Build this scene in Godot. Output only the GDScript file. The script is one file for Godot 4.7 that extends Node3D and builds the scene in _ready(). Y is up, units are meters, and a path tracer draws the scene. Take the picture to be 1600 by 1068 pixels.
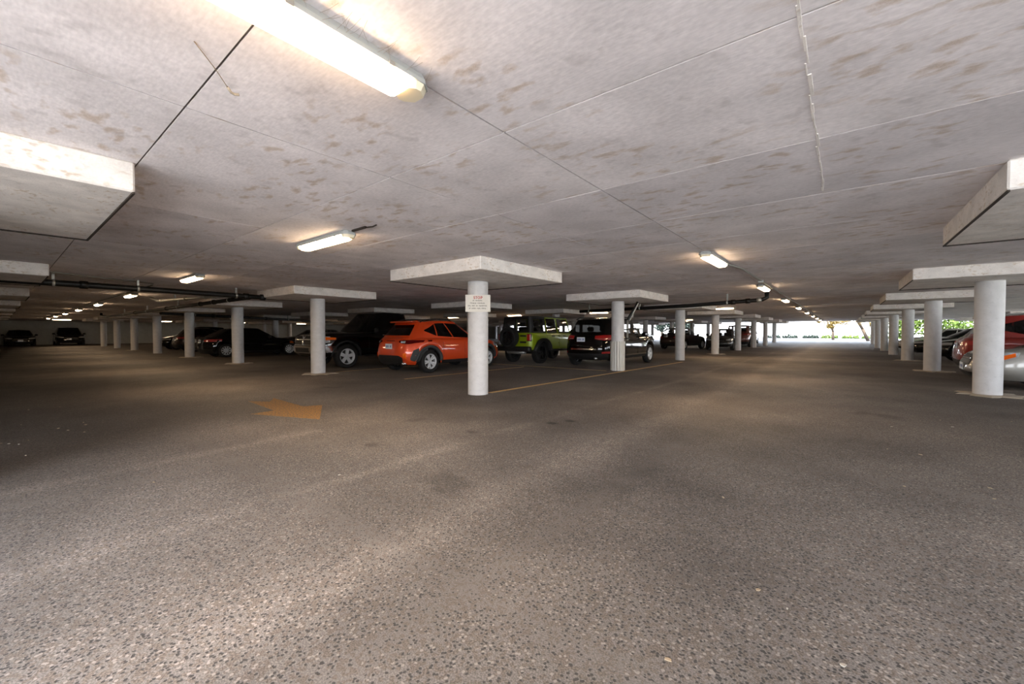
extends Node3D

const CEIL := 2.40
const PANEL_Y := 2.19
var M := {}
var cache := {}
var rng := RandomNumberGenerator.new()
var taken := {}

# ---------------------------------------------------------------- helpers
func numbered(called: String) -> String:
	if not taken.has(called):
		taken[called] = 0
		return called
	taken[called] += 1
	return "%s_%03d" % [called, taken[called]]

func tag(o: Node, label: String, category: String, group := "", kind := "") -> void:
	o.set_meta("label", label)
	if category != "": o.set_meta("category", category)
	if group != "": o.set_meta("group", group)
	if kind != "": o.set_meta("kind", kind)

func thing(called: String, label: String, category: String, at := Vector3.ZERO, turn := 0.0, group := "") -> Node3D:
	var o := Node3D.new()
	o.name = numbered(called)
	add_child(o)
	o.position = at
	o.rotation.y = turn
	tag(o, label, category, group)
	return o

func part(called: String, mesh: Mesh, mat: Material, parent: Node, at := Vector3.ZERO, rot := Vector3.ZERO) -> MeshInstance3D:
	var o := MeshInstance3D.new()
	o.name = called
	o.mesh = mesh
	o.material_override = mat
	o.position = at
	o.rotation = rot
	parent.add_child(o, true)
	return o

func structure(called: String, mesh: Mesh, mat: Material, at: Vector3, label: String, category := "structure") -> MeshInstance3D:
	var o := part(called, mesh, mat, self, at)
	o.name = called
	tag(o, label, category, "", "structure")
	return o

func st_new() -> SurfaceTool:
	var st := SurfaceTool.new()
	st.begin(Mesh.PRIMITIVE_TRIANGLES)
	st.set_smooth_group(0)
	return st

func done(st: SurfaceTool) -> ArrayMesh:
	st.generate_normals()
	return st.commit()

func quad(st: SurfaceTool, a: Vector3, b: Vector3, c: Vector3, d: Vector3) -> void:
	if a != b and b != c and a != c:
		st.add_vertex(a); st.add_vertex(b); st.add_vertex(c)
	if a != c and c != d and a != d:
		st.add_vertex(a); st.add_vertex(c); st.add_vertex(d)

func flat(st: SurfaceTool) -> void:
	st.set_smooth_group(-1)

func add_box(st: SurfaceTool, c: Vector3, s: Vector3, bev := 0.0, basis := Basis.IDENTITY) -> void:
	# a box with chamfered edges
	flat(st)
	var h := s * 0.5
	var b := minf(bev, minf(h.x, minf(h.y, h.z)) * 0.9)
	var f := func(p: Vector3) -> Vector3: return c + basis * p
	for ax in 3:
		for sg in [-1.0, 1.0]:
			var u := (ax + 1) % 3
			var w := (ax + 2) % 3
			var p := []
			for k in [[-1, -1], [1, -1], [1, 1], [-1, 1]]:
				var v := Vector3.ZERO
				v[ax] = sg * h[ax]
				v[u] = k[0] * (h[u] - b)
				v[w] = k[1] * (h[w] - b)
				p.append(f.call(v))
			if sg > 0: quad(st, p[3], p[2], p[1], p[0])
			else: quad(st, p[0], p[1], p[2], p[3])
	if b <= 0.0: return
	for ax in 3:
		var u := (ax + 1) % 3
		var w := (ax + 2) % 3
		for su in [-1.0, 1.0]:
			for sw in [-1.0, 1.0]:
				var p := []
				for k in [[-1, 0], [1, 0], [1, 1], [-1, 1]]:
					var v := Vector3.ZERO
					v[ax] = k[0] * (h[ax] - b)
					v[u] = su * (h[u] - (b if k[1] == 1 else 0.0))
					v[w] = sw * (h[w] - (0.0 if k[1] == 1 else b))
					p.append(f.call(v))
				if su * sw > 0: quad(st, p[0], p[1], p[2], p[3])
				else: quad(st, p[3], p[2], p[1], p[0])
	for sx in [-1.0, 1.0]:
		for sy in [-1.0, 1.0]:
			for sz in [-1.0, 1.0]:
				var p1: Vector3 = f.call(Vector3(sx * h.x, sy * (h.y - b), sz * (h.z - b)))
				var p2: Vector3 = f.call(Vector3(sx * (h.x - b), sy * h.y, sz * (h.z - b)))
				var p3: Vector3 = f.call(Vector3(sx * (h.x - b), sy * (h.y - b), sz * h.z))
				if sx * sy * sz > 0:
					st.add_vertex(p3); st.add_vertex(p2); st.add_vertex(p1)
				else:
					st.add_vertex(p1); st.add_vertex(p2); st.add_vertex(p3)

func box(s: Vector3, bev := 0.0) -> ArrayMesh:
	var st := st_new()
	add_box(st, Vector3.ZERO, s, bev)
	return done(st)

func add_tube(st: SurfaceTool, path: Array, r: float, seg := 10, caps := true) -> void:
	st.set_smooth_group(0)
	var rings := []
	var prev := Vector3.ZERO
	for i in path.size():
		var a: Vector3 = path[maxi(i - 1, 0)]
		var b: Vector3 = path[mini(i + 1, path.size() - 1)]
		var d := (b - a).normalized()
		var u: Vector3 = prev
		if i == 0:
			u = d.cross(Vector3.UP if absf(d.y) < 0.9 else Vector3.RIGHT).normalized()
		u = (u - d * u.dot(d)).normalized()
		prev = u
		var w := d.cross(u)
		var ring := []
		for k in seg:
			var t := TAU * k / seg
			ring.append(path[i] + (u * cos(t) + w * sin(t)) * r)
		rings.append(ring)
	for i in rings.size() - 1:
		for k in seg:
			var k2 := (k + 1) % seg
			quad(st, rings[i][k], rings[i][k2], rings[i + 1][k2], rings[i + 1][k])
	if caps:
		for e in [0, rings.size() - 1]:
			var c: Vector3 = path[e]
			for k in seg:
				var k2 := (k + 1) % seg
				if e == 0:
					st.add_vertex(c); st.add_vertex(rings[e][k2]); st.add_vertex(rings[e][k])
				else:
					st.add_vertex(c); st.add_vertex(rings[e][k]); st.add_vertex(rings[e][k2])

func tube(path: Array, r: float, seg := 10) -> ArrayMesh:
	var st := st_new()
	add_tube(st, path, r, seg)
	return done(st)

func add_lathe(st: SurfaceTool, prof: Array, seg := 24, basis := Basis.IDENTITY, at := Vector3.ZERO) -> void:
	# prof: [radius, along] turned about the local z axis
	st.set_smooth_group(0)
	for i in prof.size() - 1:
		for k in seg:
			var t0 := TAU * k / seg
			var t1 := TAU * (k + 1) / seg
			var p := []
			for q in [[prof[i], t0], [prof[i], t1], [prof[i + 1], t1], [prof[i + 1], t0]]:
				p.append(at + basis * Vector3(cos(q[1]) * q[0][0], sin(q[1]) * q[0][0], q[0][1]))
			quad(st, p[0], p[1], p[2], p[3])

func pl(p: Array, x: float, col := 1) -> float:
	if x <= p[0][0]: return p[0][col]
	for i in p.size() - 1:
		if x <= p[i + 1][0]:
			var t: float = (x - p[i][0]) / maxf(p[i + 1][0] - p[i][0], 1e-6)
			return lerpf(p[i][col], p[i + 1][col], t)
	return p[p.size() - 1][col]

# ---------------------------------------------------------------- materials
func mat(c: Color, rough := 0.6, metal := 0.0) -> StandardMaterial3D:
	var m := StandardMaterial3D.new()
	m.albedo_color = c
	m.roughness = rough
	m.metallic = metal
	return m

func paint(c: Color, metal := 0.25) -> StandardMaterial3D:
	var m := mat(c, 0.4, metal)
	if c.r + c.g + c.b < 0.2:
		m.metallic_specular = 0.15
		m.roughness = 0.6
	m.clearcoat_enabled = true
	m.clearcoat = 1.0
	m.clearcoat_roughness = 0.05
	return m

func glass(c: Color, a: float) -> StandardMaterial3D:
	var m := mat(Color(c.r, c.g, c.b, a), 0.03)
	m.transparency = BaseMaterial3D.TRANSPARENCY_ALPHA
	return m

func noise(seed_: int, freq: float, oct := 4, type := FastNoiseLite.TYPE_SIMPLEX_SMOOTH) -> FastNoiseLite:
	var n := FastNoiseLite.new()
	n.seed = seed_
	n.noise_type = type
	n.frequency = freq
	n.fractal_octaves = oct
	n.fractal_type = FastNoiseLite.FRACTAL_FBM if oct > 1 else FastNoiseLite.FRACTAL_NONE
	return n

func seamless(n: FastNoiseLite, s: int) -> PackedByteArray:
	var im := n.get_seamless_image(s, s, false, false, 0.12, true)
	im.convert(Image.FORMAT_L8)
	return im.get_data()

func tex_rgb(s: int, d: PackedByteArray) -> ImageTexture:
	return ImageTexture.create_from_image(Image.create_from_data(s, s, false, Image.FORMAT_RGB8, d))

func normal_tex(s: int, d: PackedByteArray, strength: float) -> ImageTexture:
	var im := Image.create_from_data(s, s, false, Image.FORMAT_L8, d)
	im.convert(Image.FORMAT_RGBA8)
	im.bump_map_to_normal_map(strength)
	return ImageTexture.create_from_image(im)

func make_concrete() -> void:
	var s := 1024
	var big := seamless(noise(3, 0.004, 5), s)
	var stain := seamless(noise(8, 0.014, 5), s)
	var fine := seamless(noise(21, 0.09, 3), s)
	var where := seamless(noise(33, 0.003, 2), s)
	var d := PackedByteArray()
	d.resize(s * s * 3)
	var hgt := PackedByteArray()
	hgt.resize(s * s)
	for y in s:
		for x in s:
			var i := y * s + x
			# trowel streaks: the fine noise read along x
			var k := ((y * 3) % s) * s + ((x / 2) % s)
			var st_ := fine[k] / 255.0
			var b := big[i] / 255.0
			var v := 0.885 + (b - 0.5) * 0.14 + (st_ - 0.5) * 0.07 + (fine[i] / 255.0 - 0.5) * 0.06
			var c := Vector3(v, v * 0.972, v * 0.975)
			var k2 := ((y * 2) % s) * s + x
			var t := clampf((stain[k2] / 255.0 - 0.58) * 4.0, 0.0, 1.0) * clampf((where[i] / 255.0 - 0.42) * 5.0, 0.0, 1.0)
			t *= 0.25 + 0.75 * fine[(i * 7 + 311) % (s * s)] / 255.0
			c = c.lerp(Vector3(0.62, 0.50, 0.38), t * 0.6)
			var dk := clampf((0.30 - stain[(i + 70000) % (s * s)] / 255.0) * 6.0, 0.0, 1.0)
			c = c.lerp(Vector3(0.50, 0.47, 0.46), dk * 0.16)
			d[i * 3] = int(clampf(c.x, 0, 1) * 255)
			d[i * 3 + 1] = int(clampf(c.y, 0, 1) * 255)
			d[i * 3 + 2] = int(clampf(c.z, 0, 1) * 255)
			hgt[i] = int(clampf(0.5 + (fine[i] / 255.0 - 0.5) * 0.5 + (b - 0.5) * 0.6, 0, 1) * 255)
	var m := mat(Color(1, 1, 1), 0.88)
	m.albedo_texture = tex_rgb(s, d)
	m.normal_enabled = true
	m.normal_texture = normal_tex(s, hgt, 2.0)
	m.normal_scale = 0.16
	m.uv1_triplanar = true
	m.uv1_world_triplanar = true
	m.uv1_scale = Vector3.ONE / 4.1
	M.concrete = m
	var m2: StandardMaterial3D = m.duplicate()
	m2.albedo_color = Color(0.955, 0.955, 0.96)
	m2.uv1_offset = Vector3(0.37, 0.11, 0.53)
	M.concrete_b = m2
	var e: StandardMaterial3D = m.duplicate()
	e.albedo_color = Color(0.98, 0.98, 0.95)
	e.uv1_scale = Vector3.ONE / 1.6
	M.panel_edge = e
	# painted round columns
	var cs := 512
	var cn := seamless(noise(51, 0.012, 4), cs)
	var cf := seamless(noise(52, 0.12, 2), cs)
	var cd := PackedByteArray()
	cd.resize(cs * cs * 3)
	for i in cs * cs:
		var v := 0.765 + (cn[i] / 255.0 - 0.5) * 0.06 + (cf[i] / 255.0 - 0.5) * 0.03
		var scuff := clampf((cn[(i * 3 + 999) % (cs * cs)] / 255.0 - 0.72) * 6.0, 0, 1) * 0.05
		v -= scuff
		cd[i * 3] = int(v * 253)
		cd[i * 3 + 1] = int(v * 251)
		cd[i * 3 + 2] = int(v * 250)
	var cm := mat(Color(1, 1, 1), 0.62)
	cm.albedo_texture = tex_rgb(cs, cd)
	cm.uv1_triplanar = true
	cm.uv1_world_triplanar = true
	cm.uv1_scale = Vector3.ONE / 1.1
	M.column = cm
	var wm: StandardMaterial3D = cm.duplicate()
	wm.albedo_color = Color(0.96, 0.95, 0.90)
	wm.roughness = 0.85
	wm.uv1_scale = Vector3.ONE / 2.7
	M.wall = wm

func make_asphalt() -> void:
	var s := 1536
	var cell := FastNoiseLite.new()
	cell.seed = 5
	cell.noise_type = FastNoiseLite.TYPE_CELLULAR
	cell.frequency = 0.135
	cell.fractal_type = FastNoiseLite.FRACTAL_NONE
	cell.cellular_return_type = FastNoiseLite.RETURN_CELL_VALUE
	var stone := seamless(cell, s)
	cell.cellular_return_type = FastNoiseLite.RETURN_DISTANCE
	var dist := seamless(cell, s)
	var fine := seamless(noise(61, 0.22, 2), s)
	var d := PackedByteArray()
	d.resize(s * s * 3)
	var hgt := PackedByteArray()
	hgt.resize(s * s)
	for i in s * s:
		var id := stone[i] / 255.0
		var di := dist[i] / 255.0
		var f := fine[i] / 255.0
		var v := 0.60 + (f - 0.5) * 0.42
		var warm := 0.0
		var h := 0.6 + (f - 0.5) * 0.3
		if id < 0.27 and di < 0.34:
			v = 0.33 + (f - 0.5) * 0.12
			h = 0.15
		elif id > 0.90 and di < 0.40:
			v = 0.80 + (f - 0.5) * 0.1
			h = 0.75
		elif id > 0.62:
			v -= 0.05
			warm = 0.02
		else:
			v += 0.02
		d[i * 3] = int(clampf(v + warm, 0, 1) * 255)
		d[i * 3 + 1] = int(clampf(v * 0.968, 0, 1) * 255)
		d[i * 3 + 2] = int(clampf(v * 0.94 - warm, 0, 1) * 255)
		hgt[i] = int(clampf(h, 0, 1) * 255)
	# broad wear, 40 m to a side: tyre lanes, oil drips, dusty drifts
	var b := 1024
	var n1 := seamless(noise(71, 0.006, 5), b)
	var n2 := seamless(noise(72, 0.03, 4), b)
	var n3 := seamless(noise(73, 0.25, 2), b)
	var bd := PackedByteArray()
	bd.resize(b * b * 3)
	var spots := [[-3.55, -3.6, 0.10, 0.5], [-3.9, -2.6, 0.14, 0.35], [-2.5, -2.2, 0.25, 0.2], [-3.0, -4.6, 0.08, 0.5], [-2.9, -4.9, 0.07, 0.5], [-1.2, -3.3, 0.3, 0.12], [-8.8, -4.6, 0.3, 0.2], [-4.6, -3.6, 0.12, 0.2], [0.4, -8.0, 0.3, 0.2]]
	for y in b:
		for x in b:
			var i := y * b + x
			var wx := -30.0 + 40.0 * x / b
			var wz := -30.0 + 40.0 * y / b
			var v := 0.72 + (n1[i] / 255.0 - 0.5) * 0.30 + (n2[i] / 255.0 - 0.5) * 0.16
			var g := 0.5 + 1.0 * (n3[i] / 255.0)
			var wob := (n1[(i + 5000) % (b * b)] / 255.0 - 0.5) * 0.5
			# pale dusty line along the left lane and fainter ones beside it
			var a1 := exp(-pow((wx + 3.22 + wob * 0.5) / 0.085, 2.0)) * 0.13 * clampf((n2[(i + 9000) % (b * b)] / 255.0 - 0.25) * 2.5, 0.0, 1.0)
			var a2 := exp(-pow((wx + 1.95 + wob) / 0.28, 2.0)) * 0.13
			var a3 := exp(-pow((wx + 5.0 + wob) / 0.10, 2.0)) * (0.10 if wz > -2.5 and wz < 1.0 else 0.0)
			v += (a1 + a2 + a3) * g
			for s_ in spots:
				var r2: float = (pow(wx - s_[0], 2) + pow(wz - s_[1], 2)) / (s_[2] * s_[2])
				if r2 < 4.0:
					v *= 1.0 - s_[3] * 0.8 * clampf(1.0 - r2 + (n2[(i * 3) % (b * b)] / 255.0 - 0.5) * 3.5, 0.0, 1.0)
			v = clampf(v, 0.05, 1.0)
			bd[i * 3] = int(v * 255)
			bd[i * 3 + 1] = int(v * 251)
			bd[i * 3 + 2] = int(v * 246)
	var m := mat(Color(0.815, 0.80, 0.79), 0.72)
	m.albedo_texture = tex_rgb(s, d)
	m.normal_enabled = true
	m.normal_texture = normal_tex(s, hgt, 3.0)
	m.normal_scale = 0.45
	m.detail_enabled = true
	m.detail_blend_mode = BaseMaterial3D.BLEND_MODE_MUL
	m.detail_uv_layer = BaseMaterial3D.DETAIL_UV_2
	m.detail_albedo = tex_rgb(b, bd)
	M.asphalt = m
	# worn yellow road paint
	var ps := 512
	var pn := seamless(noise(81, 0.05, 4), ps)
	var pf := seamless(noise(82, 0.3, 1), ps)
	var pd := PackedByteArray()
	pd.resize(ps * ps * 3)
	for i in ps * ps:
		var t := clampf((pn[i] / 255.0 - 0.33) * 3.0 + (pf[i] / 255.0 - 0.5) * 1.6, 0.0, 1.0)
		var c := Vector3(0.38, 0.34, 0.30).lerp(Vector3(0.70, 0.49, 0.20), t * 0.85)
		pd[i * 3] = int(c.x * 255); pd[i * 3 + 1] = int(c.y * 255); pd[i * 3 + 2] = int(c.z * 255)
	var pm := mat(Color(1, 1, 1), 0.75)
	pm.albedo_texture = tex_rgb(ps, pd)
	pm.uv1_triplanar = true
	pm.uv1_world_triplanar = true
	pm.uv1_scale = Vector3.ONE / 0.9
	M.road_paint = pm
	var pp: StandardMaterial3D = pm.duplicate()
	pp.albedo_color = Color(1.0, 1.0, 1.0)
	for i in ps * ps:
		var t := clampf((pn[i] / 255.0 - 0.25) * 3.0 + (pf[i] / 255.0 - 0.5) * 1.2, 0.0, 1.0)
		var c := Vector3(0.50, 0.44, 0.36).lerp(Vector3(0.84, 0.68, 0.42), t)
		pd[i * 3] = int(c.x * 255); pd[i * 3 + 1] = int(c.y * 255); pd[i * 3 + 2] = int(c.z * 255)
	pp.albedo_texture = tex_rgb(ps, pd)
	pp.uv1_scale = Vector3.ONE / 0.55
	M.road_paint_line = pp

func make_materials() -> void:
	make_concrete()
	make_asphalt()
	M.rubber = mat(Color(0.045, 0.045, 0.047), 0.8)
	M.plastic = mat(Color(0.06, 0.062, 0.065), 0.6)
	M.cladding = mat(Color(0.17, 0.18, 0.18), 0.65)
	M.chrome = mat(Color(0.85, 0.85, 0.86), 0.14, 1.0)
	M.alloy = mat(Color(0.80, 0.81, 0.82), 0.35, 0.35)
	M.dark_alloy = mat(Color(0.10, 0.10, 0.11), 0.35, 0.6)
	M.lamp_red = mat(Color(0.62, 0.03, 0.02), 0.12)
	M.lamp_red.clearcoat_enabled = true
	M.lamp_dark = mat(Color(0.28, 0.012, 0.01), 0.08)
	M.lamp_clear = mat(Color(0.80, 0.82, 0.84), 0.10, 0.6)
	M.lamp_amber = mat(Color(0.88, 0.38, 0.05), 0.15)
	M.plate = mat(Color(0.80, 0.83, 0.86), 0.45)
	M.plate_blue = mat(Color(0.10, 0.20, 0.50), 0.5)
	M.seat = mat(Color(0.07, 0.068, 0.066), 0.85)
	M.glass = glass(Color(0.02, 0.03, 0.03), 0.55)
	M.privacy = glass(Color(0.010, 0.012, 0.014), 0.985)
	M.lens = mat(Color(1.0, 0.97, 0.9), 0.4)
	M.lens.emission_enabled = true
	M.lens.emission = Color(1.0, 0.86, 0.69)
	M.lens.emission_energy_multiplier = 22.0
	M.lens_end = mat(Color(0.86, 0.82, 0.72), 0.25)
	M.tray = mat(Color(0.62, 0.63, 0.62), 0.6)
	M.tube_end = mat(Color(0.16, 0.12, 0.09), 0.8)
	M.iron = mat(Color(0.06, 0.055, 0.05), 0.5, 0.3)
	M.galv = mat(Color(0.62, 0.62, 0.60), 0.42, 0.6)
	M.conduit = mat(Color(0.55, 0.54, 0.51), 0.5, 0.3)
	M.sign = mat(Color(0.78, 0.76, 0.72), 0.5)
	M.sign_red = mat(Color(0.62, 0.15, 0.12), 0.6)
	M.sign_ink = mat(Color(0.16, 0.15, 0.16), 0.6)
	M.pvc = mat(Color(0.74, 0.73, 0.70), 0.5)
	M.pad = mat(Color(0.62, 0.58, 0.52), 0.9)
	M.leaf_dry = mat(Color(0.60, 0.54, 0.45), 0.9)
	M.paper = mat(Color(0.62, 0.60, 0.56), 0.9)
	M.bark = mat(Color(0.30, 0.25, 0.20), 0.9)
	M.web = mat(Color(0.55, 0.48, 0.40), 0.9)

# ---------------------------------------------------------------- the garage
const S := 6.44
var x_joints := [-17.4, -14.96, -12.52, -10.08, -7.64, -5.2, -2.75, -1.6, 2.3, 4.74, 7.18, 8.8]

func build_floor() -> void:
	var st := st_new()
	var face := func(x0: float, x1: float, z0: float, z1: float, y0: float, y1: float) -> void:
		var p := [[x0, y0, z0], [x1, y0, z0], [x1, y1, z1], [x0, y1, z1]]
		for k in [0, 1, 2, 0, 2, 3]:
			var q: Array = p[k]
			st.set_uv(Vector2(q[0], q[2]) / 3.1)
			st.set_uv2(Vector2(q[0] + 30.0, q[2] + 30.0) / 40.0)
			st.add_vertex(Vector3(q[0], q[1], q[2]))
	# z0 is the far edge; the slab climbs a little towards the way out
	face.call(-64.0, 12.0, -44.0, 3.3, 0.0, 0.0)
	face.call(-64.0, 12.0, -54.0, -44.0, 0.30, 0.0)
	face.call(-64.0, 12.0, 3.3, 3.31, 0.0, -0.4)
	flat(st)
	for q in [[[-64, -0.4, 3.3], [12, -0.4, 3.3], [12, -0.4, -44], [-64, -0.4, -44]], [[-64, -0.4, -44], [12, -0.4, -44], [12, -0.1, -54], [-64, -0.1, -54]]]:
		var v := []
		for c in q: v.append(Vector3(c[0], c[1], c[2]))
		st.set_uv(Vector2.ZERO); st.set_uv2(Vector2.ZERO)
		quad(st, v[0], v[1], v[2], v[3])
	st.generate_normals()
	st.generate_tangents()
	structure("floor", st.commit(), M.asphalt, Vector3.ZERO, "worn grey brown asphalt floor of the parking garage", "floor")
	var out := st_new()
	flat(out)
	add_box(out, Vector3(-26, 0.2, -71), Vector3(110, 0.2, 33.9))
	var o := structure("floor_outside", done(out), mat(Color(0.27, 0.27, 0.29), 0.9), Vector3.ZERO, "pale outdoor pavement beyond the garage exit", "pavement")
	o.position.y = 0.0
	structure("floor_forecourt", box(Vector3(70, 0.2, 40)), mat(Color(0.78, 0.775, 0.765), 0.9), Vector3(-10, -0.11, 23.31), "pale concrete forecourt outside the way in", "pavement")
	structure("floor_verge", box(Vector3(30, 0.2, 57)), mat(Color(0.66, 0.66, 0.62), 0.9), Vector3(27.01, -0.11, -25.2), "pale paved verge along the open side", "pavement")

func build_ceiling() -> void:
	var root := Node3D.new()
	root.name = "ceiling"
	add_child(root)
	tag(root, "limewashed concrete ceiling slab with board joints and brown stains", "ceiling", "", "structure")
	part("slab", box(Vector3(76, 0.25, 57.175)), mat(Color(0.40, 0.37, 0.35), 0.9), root, Vector3(-26, CEIL + 0.1345, -25.4125))
	var meshes := {}
	var gap := 0.011
	var pitch := 1.275
	for i in x_joints.size() - 1:
		var w: float = x_joints[i + 1] - x_joints[i]
		for k in 20:
			var z0 := 3.175 - pitch * k
			var key := "%.2f" % w
			if not meshes.has(key):
				meshes[key] = box(Vector3(w - gap, 0.008, pitch - gap))
			var mt: Material = M.concrete if rng.randf() < 0.6 else M.concrete_b
			var dy := rng.randf_range(0.0, 0.0003)
			part("board_panel", meshes[key], mt, root, Vector3((x_joints[i] + x_joints[i + 1]) * 0.5, CEIL + 0.004 + dy, z0 - pitch * 0.5))
	var fin := st_new()
	for k in 26:
		var z := -1.70 - 0.105 * k
		add_box(fin, Vector3(-0.14 + rng.randf_range(-0.006, 0.006), CEIL - 0.001, z), Vector3(rng.randf_range(0.006, 0.016), rng.randf_range(0.003, 0.005), 0.112), 0.001)
	part("joint_fin", done(fin), M.panel_edge, root)
	# beyond, the joints are too far off to tell apart
	var z_near := 3.175
	var z_far := 3.175 - pitch * 20
	part("soffit", box(Vector3(46.6, 0.008, 57.175)), M.concrete, root, Vector3(-64 + 23.3, CEIL + 0.004, -25.4125))
	part("soffit", box(Vector3(29.4, 0.008, z_far + 54)), M.concrete, root, Vector3(-17.4 + 14.7, CEIL + 0.004, (z_far - 54) * 0.5))
	part("soffit", box(Vector3(3.2, 0.008, pitch * 20)), M.concrete, root, Vector3(10.4, CEIL + 0.004, (z_near + z_far) * 0.5))

func build_walls() -> void:
	structure("wall_left", box(Vector3(0.3, CEIL + 0.4, 57)), M.wall, Vector3(-63.0, (CEIL - 0.4) * 0.5, -25.4), "pale painted concrete end wall behind the black cars", "wall")
	structure("wall_back", box(Vector3(59.0, CEIL + 0.4, 0.3)), M.wall, Vector3(-33.4, (CEIL - 0.4) * 0.5, 2.9), "painted concrete wall closing the garage", "wall")
	structure("wall_far", box(Vector3(20, CEIL, 0.3)), M.wall, Vector3(-52.8, 0.5 * CEIL, -53.0), "painted concrete wall in the far dark corner", "wall")
	structure("wall_right", box(Vector3(0.25, 0.9, 56)), M.wall, Vector3(9.0, 0.175, -25.0), "low concrete parapet along the open side", "wall")

var col_mesh: Mesh
var panel_mesh: Mesh
var pad_mesh: Mesh
func column(x: float, z: float, label: String, group: String, pad: bool, base := 0.0, off := Vector2.ZERO) -> Node3D:
	var t := thing("concrete_column", label, "column", Vector3(x, base, z), 0.0, group)
	var h := PANEL_Y - base
	var key := "col%.2f" % h
	if not cache.has(key):
		var st := st_new()
		add_lathe(st, [[0.0, 0.0], [0.197, 0.0], [0.197, 0.004], [0.199, h - 0.03], [0.197, h - 0.0], [0.0, h]], 40, Basis(Vector3.RIGHT, -PI / 2))
		cache[key] = done(st)
	part("shaft", cache[key], M.column, t)
	part("drop_panel", panel_mesh, M.panel_edge, t, Vector3(off.x, (PANEL_Y + CEIL) * 0.5 - base, off.y), Vector3(0, rng.randf_range(-0.008, 0.008), 0))
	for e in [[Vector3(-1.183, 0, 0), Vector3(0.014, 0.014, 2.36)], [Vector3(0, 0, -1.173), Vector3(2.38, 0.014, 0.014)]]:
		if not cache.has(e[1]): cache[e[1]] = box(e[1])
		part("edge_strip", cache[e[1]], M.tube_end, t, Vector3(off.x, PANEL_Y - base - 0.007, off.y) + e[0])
	if pad:
		part("base_pad", pad_mesh, M.pad, t, Vector3(0.05, 0.0, -0.02), Vector3(0, rng.randf() * TAU, 0))
	return t

func build_columns() -> void:
	panel_mesh = box(Vector3(2.38, CEIL - PANEL_Y, 2.36), 0.012)
	var st := st_new()
	var n := 28
	flat(st)
	for k in n:
		var p := []
		for q in [k, (k + 1) % n]:
			var r := 0.42 + 0.10 * sin(q * 1.7) + 0.06 * sin(q * 3.1 + 1.0)
			p.append(Vector3(cos(TAU * q / n) * r, 0, sin(TAU * q / n) * r))
		var up := Vector3(0, 0.022, 0)
		st.add_vertex(up); st.add_vertex(p[0] * 0.9 + up); st.add_vertex(p[1] * 0.9 + up)
		quad(st, p[0], p[1], p[1] * 0.9 + up, p[0] * 0.9 + up)
	pad_mesh = done(st)
	var xa := -5.574
	var za := -5.90
	# the row along the yellow stall line, and the rows behind it
	for i in range(0, 8):
		for j in range(0, 8):
			var x := xa - S * i
			var z := za - 6.45 * j
			var g := "round white columns deep in the garage"
			var lab := "round white concrete column deep among the parked cars under a drop panel"
			if i == 0 and j == 0: continue
			if i == 0 and j == 1: continue
			if i == 0:
				g = "round white columns along the exit aisle"
				lab = "%s round white column past the guarded column towards the daylight" % ORD[j - 2]
			elif j == 0:
				g = "round white columns along the arrow aisle"
				lab = "%s round white column from the signed column towards the end wall" % ORD[i - 1]
			var b := 0.0
			if z < -44.0: b = (-44.0 - z) * 0.03
			column(x, z, lab, g, (j == 0 and i in [1, 2, 3, 5]) or (i == 0 and j in [3, 5]), b)
	column(xa, za, "round white column carrying the white STOP notice by the yellow arrow", "", false)
	var gc := column(xa, za - 6.45, "round white column with a ribbed guard and a strapped pipe beside black SUV", "", false)
	# ribbed guard wrapped round its foot
	var gst := st_new()
	var prev := Vector3.ZERO
	for k in 97:
		var t := TAU * k / 96.0
		var r := 0.216 + 0.010 * cos(t * 16.0)
		var p := Vector3(cos(t) * r, 0.0, sin(t) * r)
		if k > 0: quad(gst, prev, p, p + Vector3(0, 0.92, 0), prev + Vector3(0, 0.92, 0))
		prev = p
	part("ribbed_guard", done(gst), M.pvc, gc, Vector3(0, 0.01, 0))
	part("drain_strut", tube([Vector3(0.52, 2.17, -0.36), Vector3(0.45, 2.02, -0.33), Vector3(0.26, 1.66, -0.22), Vector3(0.235, 1.5, -0.2)], 0.045, 8), M.iron, gc)
	part("conduit_run", tube([Vector3(0.245, 1.62, -0.18), Vector3(0.245, 0.95, -0.18)], 0.032, 8), M.conduit, gc)
	part("pale_strut", box(Vector3(0.03, 0.62, 0.03), 0.006), M.pvc, gc, Vector3(0.42, 1.86, -0.27), Vector3(0, 0, -0.48))
	for y in [2.10, 1.62, 1.30, 1.02]:
		part("pipe_strap", box(Vector3(0.15, 0.035, 0.12), 0.006), M.iron, gc, Vector3(0.235, y, -0.17))
	for i in range(1, 8):
		var x := xa - S * i
		column(x, za + S + 0.05, "round white column across the arrow aisle under a drop panel", "round white columns across the arrow aisle", false)
	column(-5.25, 0.55, "round white column under the big stained drop panel across the arrow aisle", "", false, 0.0, Vector2(0.15, 0.0))
	# the row across the exit aisle
	for j in range(-1, 7):
		var z := -11.93 - 6.29 * j
		var b := 0.0
		if z < -44.0: b = (-44.0 - z) * 0.03
		if j == 0:
			column(2.2, z, "wide round white column standing in front of the silver sedan's nose", "", true)
		else:
			column(2.2, z, ("%s round white column past the one before the silver sedan" % ORD[j - 1]) if j > 0 else "round white column under the cool grey drop panel across from the signed column", "round white columns before the red SUV's row", j in [1, 2], b, Vector2(-0.13 if j == -1 else 0.0, 0.06))
	for j in range(-1, 7):
		var z := -11.93 - 6.29 * j
		column(8.6, z, "round white column standing against the low open-side parapet", "round white columns at the parapet", false, 0.0 if z > -44.0 else (-44.0 - z) * 0.03)

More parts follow.
